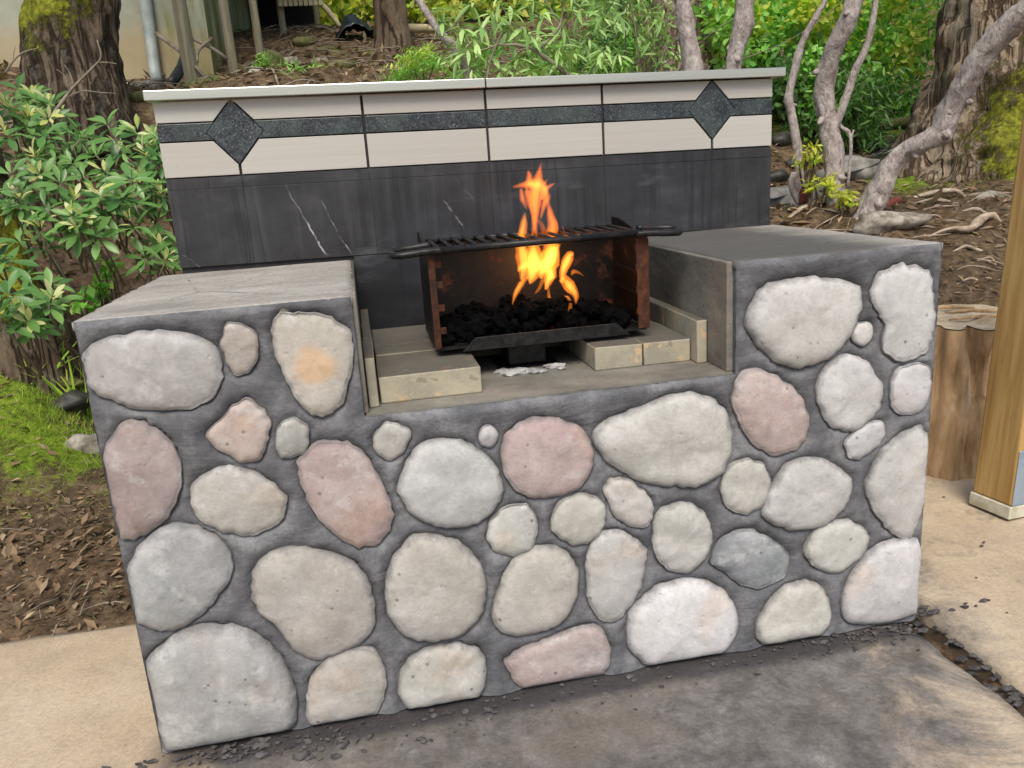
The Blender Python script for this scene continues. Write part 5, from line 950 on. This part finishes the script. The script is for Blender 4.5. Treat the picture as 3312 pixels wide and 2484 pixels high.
# things lying under the porch
def stick(label, a, b, r, m='stick', name='stick'):
    root = empty(name, a, label, name.split('_')[-1]); mb = MB(); mid = (np.array(a) + np.array(b)) / 2 + rng.normal(size=3) * .02; mb.tube([a, mid, b], [r, r * .9, r * .7], 8, 4, .15, 10); ep(root, mb, 'shaft', M[m])
stick('long pale stick slanting from the wall behind the first porch post', (-1.847, 6.074, 2.502), (-1.354, 5.445, 1.976), .016)
stick('grey stick leaning between the first and second porch posts', (-1.609, 6.418, 2.507), (-1.317, 6.155, 2.291), .018)
stick('short pale stick crossing the grey stick', (-1.439, 6.341, 2.489), (-1.561, 6.122, 2.267), .016)
stick('thin stick lying below the crossed sticks', (-1.537, 5.924, 2.157), (-1.356, 5.646, 2.046), .012)
stick('short black plastic pipe leaning at the wall base', (-1.650, 6.210, 2.331), (-1.765, 5.886, 2.075), .055, 'blackpipe', 'drain_pipe')
stick('pale cut board propped at the end of the porch', (-0.487, 9.109, 3.266), (-0.295, 8.909, 2.969), .035, 'roofwood', 'board')
stick('mossy fallen log on the far creek bank', (4.037, 4.970, 1.412), (4.538, 4.860, 1.417), .055, 'rockmoss', 'log')
stick('pale log lying at the top of the slope', (0.428, 8.074, 2.788), (0.785, 7.836, 2.718), .05, 'roofwood', 'log')
# tarp
c = np.array((-0.119, 8.105, 2.811)); c[2] = th(c[0], c[1]) + .08; v = []; f = []
for i in range(15):
    for j in range(21):
        u, w_ = j / 20 - .5, i / 14 - .5; h = .17 * math.exp(-((u + .12) * 2.6) ** 2 - (w_ * 2.2) ** 2) + .05 * mnoise.noise((u * 9, w_ * 9, 2)) + .02 * mnoise.noise((u * 22, w_ * 22, 5)) - .12 * (abs(u) * 2) ** 3 - .03
        v.append((c[0] + u * .48, c[1] + w_ * .4, c[2] + h))
f = [(i * 21 + j, i * 21 + j + 1, (i + 1) * 21 + j + 1, (i + 1) * 21 + j) for i in range(14) for j in range(20)]
mb = MB(); mb.add(v, f); o = bp(mb, 'tarp', M['tarp'], None, True); so_ = o.modifiers.new('thick', 'SOLIDIFY'); so_.thickness = .006; tag(o, 'crumpled black tarp heaped at the top of the slope', 'tarp')
# ---------------------------------------------------------------- rocks
def rock(label, p, r, m, sq=(1, .8, .6), group=None, snap=True, seed=None, sub=3):
    seed = random.randint(0, 99) if seed is None else seed; z = th(p[0], p[1]) + r * sq[2] * .25 if snap else p[2]; mb = MB(); mb.add(*lump((p[0], p[1], z), r, seed, sub, .4, 1.1, sq)); return tag(bp(mb, 'rock', M[m], None, True), label, 'rock', group)
rock('pale green wet boulder in the creek by the backsplash end', (2.563, 3.530, 0.844), .22, 'rock', (1.1, .9, .55)); rock('long pale boulder in the creek behind the trunks', (3.291, 3.905, 1.004), .22, 'rock', (1.4, .8, .5)); rock('pale lichen stone at the foot of the leaning trunk', (2.540, 2.420, 0.792), .15, 'greyrock', (1.5, .8, .45))
rock('mossy yellow boulder on the slope beside the mossy trunk', (-1.629, 4.078, 1.733), .12, 'rockmoss', (1.1, .8, .8)); rock('flat stone at the base of the concrete house wall', (-1.970, 5.539, 2.062), .14, 'greyrock', (1.6, .8, .4)); rock('ochre stone behind the third porch post', (-1.000, 6.888, 2.466), .13, 'rockmoss', (1, .8, .9)); rock('mossy stone at the foot of the first porch post', (-1.377, 5.240, 1.963), .12, 'rockmoss', (1.4, .8, .5))
rock('dark wet stone in the gully below the rhododendron', (-1.816, 2.367, 0.515), .085, 'rockdark', (1.1, .8, .7)); rock('pale stone at the edge of the moss beside the barbecue', (-1.661, 1.997, 0.406), .09, 'greyrock', (1.3, .8, .6)); rock('brown mossy ledge stone in the gully', (-1.957, 2.529, 0.414), .09, 'rockmoss', (1.8, .8, .5)); rock('small grey stone beside the mossy hump', (3.396, 2.700, 0.939), .07, 'greyrock', (1.4, .8, .5))
for k, p in enumerate([(-1.265, 5.859, 2.112), (-1.084, 5.476, 2.026), (-0.846, 6.897, 2.399), (-0.492, 7.508, 2.580), (-0.989, 5.284, 2.052), (-0.703, 7.904, 2.738), (-0.345, 5.709, 2.110), (-1.784, 4.761, 1.887), (-0.539, 6.708, 2.362)]): rock('small weathered stone half buried in the brown slope', p, random.uniform(.06, .12), random.choice(['greyrock', 'rockmoss']), (1.3, .8, .6), 'stones on the brown slope', sub=2)
for k, p in enumerate([(3.084, 4.613, 1.123), (2.982, 4.212, 1.001), (3.759, 4.434, 1.078), (3.898, 4.337, 1.085), (3.257, 4.282, 1.054), (2.720, 4.014, 0.968)]): rock('dark wet stone along the shaded creek bank', p, random.uniform(.06, .11), 'rockdark', (1.3, .8, .7), 'stones along the shaded creek bank', sub=2)
for k, p in enumerate([(2.449, 1.798, 0.686), (2.477, 1.774, 0.670), (2.483, 1.898, 0.714)]): rock('small white pebble on the soil behind the counter', p, random.uniform(.016, .028), 'plaster', (1.3, .8, .6), 'white pebbles on the soil', sub=2)
# creek water
v = []; f = []; cl = [(2.330, 3.543, 0.782), (2.606, 3.735, 0.882), (3.078, 3.922, 0.962), (3.536, 4.102, 1.034), (4.536, 4.862, 1.155)]; cl = smooth_path(cl, 6)
for i, p in enumerate(cl):
    for j in range(5): v.append((p[0] + (j - 2) * .03, p[1] + (j - 2) * .13, th(p[0], p[1]) + .045 + .012 * mnoise.noise((p[0] * 5, p[1] * 5 + j, 1))))
f = [(i * 5 + j, i * 5 + j + 1, i * 5 + j + 6, i * 5 + j + 5) for i in range(len(cl) - 1) for j in range(4)]; tag(mesh('creek_water', v, f, M['water'], None, True), kind='structure')
# ---------------------------------------------------------------- roots on the soil
def rootpath(lb, pts, r, m='root', group=None):
    P_ = [(p[0], p[1], th(p[0], p[1]) + rr * .55 + .01) for p, rr in zip(pts, np.interp(np.linspace(0, 1, len(pts)), np.linspace(0, 1, len(r)), r))]; P_[0] = (P_[0][0], P_[0][1], P_[0][2] - r[0] * 1.6); P_[-1] = (P_[-1][0], P_[-1][1], P_[-1][2] - .04)
    root = empty('tree_root', P_[0], lb, 'root', group); mb = MB(); mb.tube(P_, r, 9, 6, .3, 14, .7); ep(root, mb, 'root_wood', M[m])
rootpath('arched pale root below the mossy hump', [(3.002, 2.949, 0.924), (3.152, 2.962, 0.965), (3.286, 2.985, 0.984), (3.359, 2.926, 0.965), (3.350, 2.804, 0.930)], [.006, .024, .028, .02, .004])
rootpath('thin root running under the arched root', [(2.868, 2.738, 0.869), (3.081, 2.764, 0.913), (3.227, 2.711, 0.917)], [.005, .018, .004])
rootpath('forked pale root branching toward the timber post', [(2.554, 2.160, 0.722), (2.702, 2.171, 0.739), (2.782, 2.106, 0.749), (2.912, 2.193, 0.780), (3.020, 2.232, 0.800), (3.038, 2.149, 0.790)], [.004, .015, .026, .034, .026, .005])
rootpath('short straight pale root beside the forked root', [(2.948, 2.423, 0.815), (3.058, 2.396, 0.823), (3.107, 2.288, 0.819)], [.004, .02, .004])
rootpath('wavy root lying just behind the right counter', [(2.533, 1.923, 0.689), (2.610, 1.924, 0.695), (2.623, 1.848, 0.688), (2.721, 1.829, 0.698)], [.003, .015, .014, .004])
rootpath('tan root curling along the creek edge by the slender trunk', [(2.145, 2.847, 0.806), (2.272, 2.890, 0.827), (2.410, 2.924, 0.868), (2.556, 3.069, 0.936)], [.012, .022, .026, .016]); rootpath('tan root between the two trunk bases', [(2.503, 2.807, 0.884), (2.662, 2.942, 0.931), (2.933, 3.182, 0.987)], [.014, .022, .014]); rootpath('reddish root beside the leaning trunk base', [(2.698, 2.737, 0.873), (2.816, 2.776, 0.898), (2.920, 2.823, 0.920)], [.022, .034, .016], 'redbark')
for p in ([(2.872, 2.547, 0.850), (2.968, 2.598, 0.865), (2.985, 2.522, 0.856)], [(2.357, 1.743, 0.610), (2.448, 1.734, 0.626), (2.443, 1.607, 0.607)], [(2.265, 1.561, 0.564), (2.353, 1.553, 0.578), (2.376, 1.466, 0.570)], [(2.508, 1.749, 0.652), (2.598, 1.737, 0.673), (2.595, 1.674, 0.661)], [(2.720, 2.411, 0.804), (2.805, 2.409, 0.819), (2.859, 2.366, 0.801)]): rootpath('thin bare root on the brown soil behind the stump', p, [.002, .010, .002], group='thin roots on the soil')
mb = MB()
for k in range(170):   # fine rootlets and twigs lying on the soil
    x = random.uniform(1.7, 3.9); y = random.uniform(1.15, 4.0); a = random.gauss(-.25, .55); ln = random.uniform(.06, .28); r_ = random.uniform(.0015, .005); pt = []
    for q in range(4): xx = x + math.cos(a) * ln * q / 3; yy = y + math.sin(a) * ln * q / 3; pt.append((xx, yy + random.uniform(-.012, .012), th(xx, yy) + mnoise.noise((xx * 2.3, yy * 2.3, 0)) * .05 + mnoise.noise((xx * 7, yy * 7, 2)) * .028 + .008 + (.006 if q in (1, 2) else 0)))
    mb.tube(pt, [r_ * .5, r_, r_, r_ * .3], 5, 3)
tag(bp(mb, 'fine_roots', M['root'], None, True), 'fine pale rootlets and twigs strewn over the soil', 'rootlets', kind='stuff')
mb = MB()
for k in range(150):
    x = random.uniform(-2.6, -1.0); y = random.uniform(.72, 1.9); a = random.uniform(0, 6.28); ln = random.uniform(.04, .16); r_ = random.uniform(.001, .003); z_ = th(x, y) + .02
    mb.tube([(x, y, z_), (x + math.cos(a) * ln * .5, y + math.sin(a) * ln * .5, z_ + .012), (x + math.cos(a) * ln, y + math.sin(a) * ln, z_ + .004)], [r_, r_, r_ * .4], 5, 2)
tag(bp(mb, 'twigs', M['stick'], None, True), 'small dry twigs on the litter beside the concrete pad', 'twigs', kind='stuff')
mb = MB()
for k in range(240):
    x = random.uniform(-2.4, 2.0); y = random.uniform(3.9, 8.8); a = random.uniform(0, 6.28); ln = random.uniform(.15, .55); r_ = random.uniform(.003, .009); z_ = th(x, y) + .03
    mb.tube([(x, y, z_), (x + math.cos(a) * ln * .5, y + math.sin(a) * ln * .5, th(x + math.cos(a) * ln * .5, y + math.sin(a) * ln * .5) + .05), (x + math.cos(a) * ln, y + math.sin(a) * ln, th(x + math.cos(a) * ln, y + math.sin(a) * ln) + .02)], [r_, r_, r_ * .4], 5, 3)
tag(bp(mb, 'twigs', M['stick'], None, True), 'dry twigs lying over the brown slope', 'twigs', kind='stuff')
# ---------------------------------------------------------------- stump, post, bin on the right
SX, SY, SR = 1.83, 1.02, .26
st_ = empty('tree_stump', (SX, SY, 0), 'weathered split tree stump behind the timber post', 'stump'); N = 96; v = []; f = []
zz = [-.03, .01, .04, .07, .11, .15, .19, .23, .27, .31, .35, .39, .43, .47, .51, .545, .555]
CRK = [(random.uniform(0, 6.28), random.uniform(.05, .16), random.uniform(.03, .07), random.random() * 9) for _ in range(14)] + [(4.35, .22, .06, 2.0), (4.85, .16, .06, 5.0)]
def GRV(a, z):   # drying cracks and the rotted hollow at the foot
    g_ = 0
    for a0, dp, wd, ph in CRK:
        q = (a - a0 - .22 * mnoise.noise((z * 4, ph, 0)) + math.pi) % (2 * math.pi) - math.pi; g_ = max(g_, dp * math.exp(-(q / wd) ** 2) * (.4 + .9 * max(0, mnoise.noise((z * 5, ph, 3)) + .3)))
    return g_ + .45 * math.exp(-((a - 4.9) / .42) ** 2) * max(0, 1 - z / .16)
for i, z in enumerate(zz):
    for j in range(N):
        a = 2 * math.pi * j / N; d = (math.cos(a), math.sin(a)); q = SR * (1.0 - GRV(a, z) + .12 * (z < .3) * math.exp(-((a - 4.6) / .5) ** 2) + .16 * mnoise.noise((d[0] * 1.6, d[1] * 1.6, z * 1.5)) + .10 * mnoise.noise((d[0] * 5, d[1] * 5, z * 1.2 + 4)) - .55 * max(0, mnoise.noise((d[0] * 4 + 9, d[1] * 4, z * 1.6 + 2)) - .25) + .10 * (z < .1) * (.1 - z) * 5)
        v.append((d[0] * q, d[1] * q, z + (.02 * mnoise.noise((d[0] * 2, d[1] * 2, 7)) if i >= 15 else 0)))
f = [(i * N + j, i * N + (j + 1) % N, (i + 1) * N + (j + 1) % N, (i + 1) * N + j) for i in range(len(zz) - 1) for j in range(N)]; o = mesh('stump_body', v, f, M['stump'], st_, True)
L_ = (len(zz) - 1) * N; tv = [(v[L_ + j][0] * s, v[L_ + j][1] * s, v[L_ + j][2] + .004 + (1 - s) * .008) for s in (1.0, .66, .33) for j in range(N)] + [(0, 0, .566)]
tf2 = [(i * N + j, i * N + (j + 1) % N, (i + 1) * N + (j + 1) % N, (i + 1) * N + j) for i in range(2) for j in range(N)] + [(2 * N + j, 2 * N + (j + 1) % N, 3 * N) for j in range(N)]; mesh('sawn_top', tv, tf2, M['sawn'], st_, False)
for k, (x0, y0, x1, y1) in enumerate(((-.1, -.1, .15, -.16), (-.02, .02, .17, -.05), (-.05, .12, .14, .06))):
    mb = MB(); mb.tube([(SX + x0, SY + y0, .572), (SX + (x0 + x1) / 2, SY + (y0 + y1) / 2 + .01, .576), (SX + x1, SY + y1, .572)], [.003, .008, .003], 7, 4, .5, 40); ep(st_, mb, 'loose_splinter', M['stump'])
# timber post with a metal shoe, leaning slightly outward
po = empty('timber_post', (1.665, .502, 0), 'square yellow pine post with pale metal shoe beside the stump', 'post')
po.rotation_euler = (0, R(3.2), R(9))
mb = MB(); mb.box((-.075, -.072, .045), (.075, .072, 3.2)); o = mesh('timber', mb.v, mb.f, M['post'], po); b_ = o.modifiers.new('bevel', 'BEVEL'); b_.width = .006; b_.segments = 2
mb = MB(); mb.box((-.081, -.078, .0), (.081, .078, .044)); o = mesh('metal_shoe', mb.v, mb.f, M['alu'], po); b_ = o.modifiers.new('bevel', 'BEVEL'); b_.width = .003
mb = MB(); mb.box((-.072, -.0765, .046), (.074, -.0725, .235)); o = mesh('bracket_plate', mb.v, mb.f, M['blue'], po); b_ = o.modifiers.new('bevel', 'BEVEL'); b_.width = .0015  # grey metal; the sky's reflection is put into its pale blue colour
for bx_ in (-.04, .04):
    mb = MB(); mb.tube([(bx_, -.0815, .19), (bx_, -.076, .19)], .009, 6); mesh('bolt', mb.v, mb.f, M['alu'], po)
# ---------------------------------------------------------------- litter, grass, crumbs
def scatter(name, n, xs_, ys_, tmpl, m, size, label, cat, flat=.35, up=1.0, dens=None, lift=.006, zf=None):
    x = rng.uniform(*xs_, n); y = rng.uniform(*ys_, n)
    if dens is not None: k = np.array([dens(a, b) for a, b in zip(x, y)]) > rng.random(n); x, y = x[k], y[k]
    n = len(x); z = (terrain(x, y) if zf is None else np.full(n, zf)) + lift
    if zf is None: z += np.array([mnoise.noise((a * 2.3, b * 2.3, 0)) * .05 + mnoise.noise((a * 7, b * 7, 2)) * .028 + mnoise.noise((a * 18, b * 18, 4)) * .012 for a, b in zip(x, y)]) * sstep(y, .7, 1.1)
    d = rng.normal(size=(n, 3)); d[:, 2] *= flat; u = rng.normal(size=(n, 3)) * .35; u[:, 2] += up
    return tag(multi(name, tmpl[0], tmpl[1], np.stack([x, y, z], 1), basis(d, u), size * (.3 + rng.random(n) ** 2.2 * 1.7), M[m]), label, cat, kind='stuff')
fr = lambda x, y, s=1.3: mnoise.noise((x * s, y * s, 9)) * .9 + .55
scatter('leaf_litter', 8500, (-3.2, -.9), (.66, 3.0), CHIP, 'litter', .030, 'brown leaf litter on the soil left of the barbecue', 'leaf litter', dens=lambda x, y: 1 if y < 1.6 else .35)
scatter('leaf_litter', 16000, (-6.5, 3.2), (2.6, 9.2), CHIP, 'litter', .058, 'tan leaf litter covering the slope behind the backsplash', 'leaf litter')
scatter('leaf_litter', 6500, (1.1, 4.4), (1.1, 5.0), CHIP, 'litter', .032, 'reddish leaf litter on the soil among the roots', 'leaf litter')
def up_scatter(name, n, pts, tmpl, m, size, label, cat, lean=.5):
    x = []; y = []
    for cx, cy, r, k in pts: q = int(n * k); x.append(rng.normal(cx, r, q)); y.append(rng.normal(cy, r, q))
    x = np.concatenate(x); y = np.concatenate(y); keep = (y > .72) & ~((np.abs(x) < 1.0) & (y < .95)); x, y = x[keep], y[keep]; k = len(x); d = rng.normal(size=(k, 3)) * lean; d[:, 2] = 1; u = rng.normal(size=(k, 3)); u[:, 2] = .1
    z = terrain(x, y) + np.array([mnoise.noise((a * 2.3, b * 2.3, 0)) * .05 + mnoise.noise((a * 7, b * 7, 2)) * .028 for a, b in zip(x, y)]) * sstep(y, .7, 1.1)
    return tag(multi(name, tmpl[0], tmpl[1], np.stack([x, y, z - .004], 1), basis(d, u), size * rng.uniform(.4, 1.3, k), M[m]), label, cat, kind='stuff')
up_scatter('moss', 9000, [(-1.8, 1.95, .2, .45), (-2.3, 2.05, .22, .25), (4.25, 3.25, .5, .2), (3.6, 3.4, .25, .1)], BLADE, 'moss', .035, 'yellow green moss tufts on the left bank and under the massive trunk', 'moss', .9)
up_scatter('grass', 2200, [(-1.5, 2.0, .10, .4), (-1.85, 2.25, .16, .35), (-1.35, 1.6, .07, .15), (-2.2, 2.0, .12, .1)], BLADE, 'grass', .05, 'fine green grass on the mossy bank left of the barbecue', 'grass', .55)
up_scatter('grass', 240, [(-1.95, 2.55, .06, .5), (-1.75, 2.5, .05, .3)], BLADE, 'grass', .26, 'long grass blades at the edge of the gully', 'grass', .5)
mb = MB()
for k in range(420):
    x = random.uniform(-1.0, 1.02); near = abs(random.gauss(0, .045)); y = -.012 - near
    if random.random() < .28: x = random.gauss(.85, .13); y = -.01 - abs(random.gauss(0, .03))
    elif random.random() < .35: x = random.gauss(-.72, .2); y = -.02 - abs(random.gauss(0, .07))
    if x > .92 and y < .0: y = abs(y) * .5
    r = random.uniform(.0022, .006) * (1.5 if random.random() < .1 else 1); mb.add(*lump((x, y, r * .15), r * random.choice((.5, .8, 1, 1.3)), k, 1, .9, 1.7, (random.uniform(.8, 1.9), 1, .55)))
tag(bp(mb, 'mortar_crumbs', M['crumb'], None), 'dark mortar crumbs along the foot of the stone wall', 'crumbs', kind='stuff')
mb = MB()
for k in range(150):
    x = random.uniform(.92, 1.02); y = random.uniform(-1.2, .3); r = random.uniform(.004, .011); mb.add(*lump((x, y, -.026), r, k, 1, .6, 1.5, (1.6, 1.1, .5)))
for k in range(40):
    x = random.uniform(1.05, 2.1); y = random.uniform(-.4, .95); r = random.uniform(.002, .006); mb.add(*lump((x, y, .0), r, k, 1, .6, 1.5, (1.3, 1, .6)))
tag(bp(mb, 'gravel', M['crumb'], None), 'loose gravel in the muddy joint and over the concrete path', 'gravel', kind='stuff')
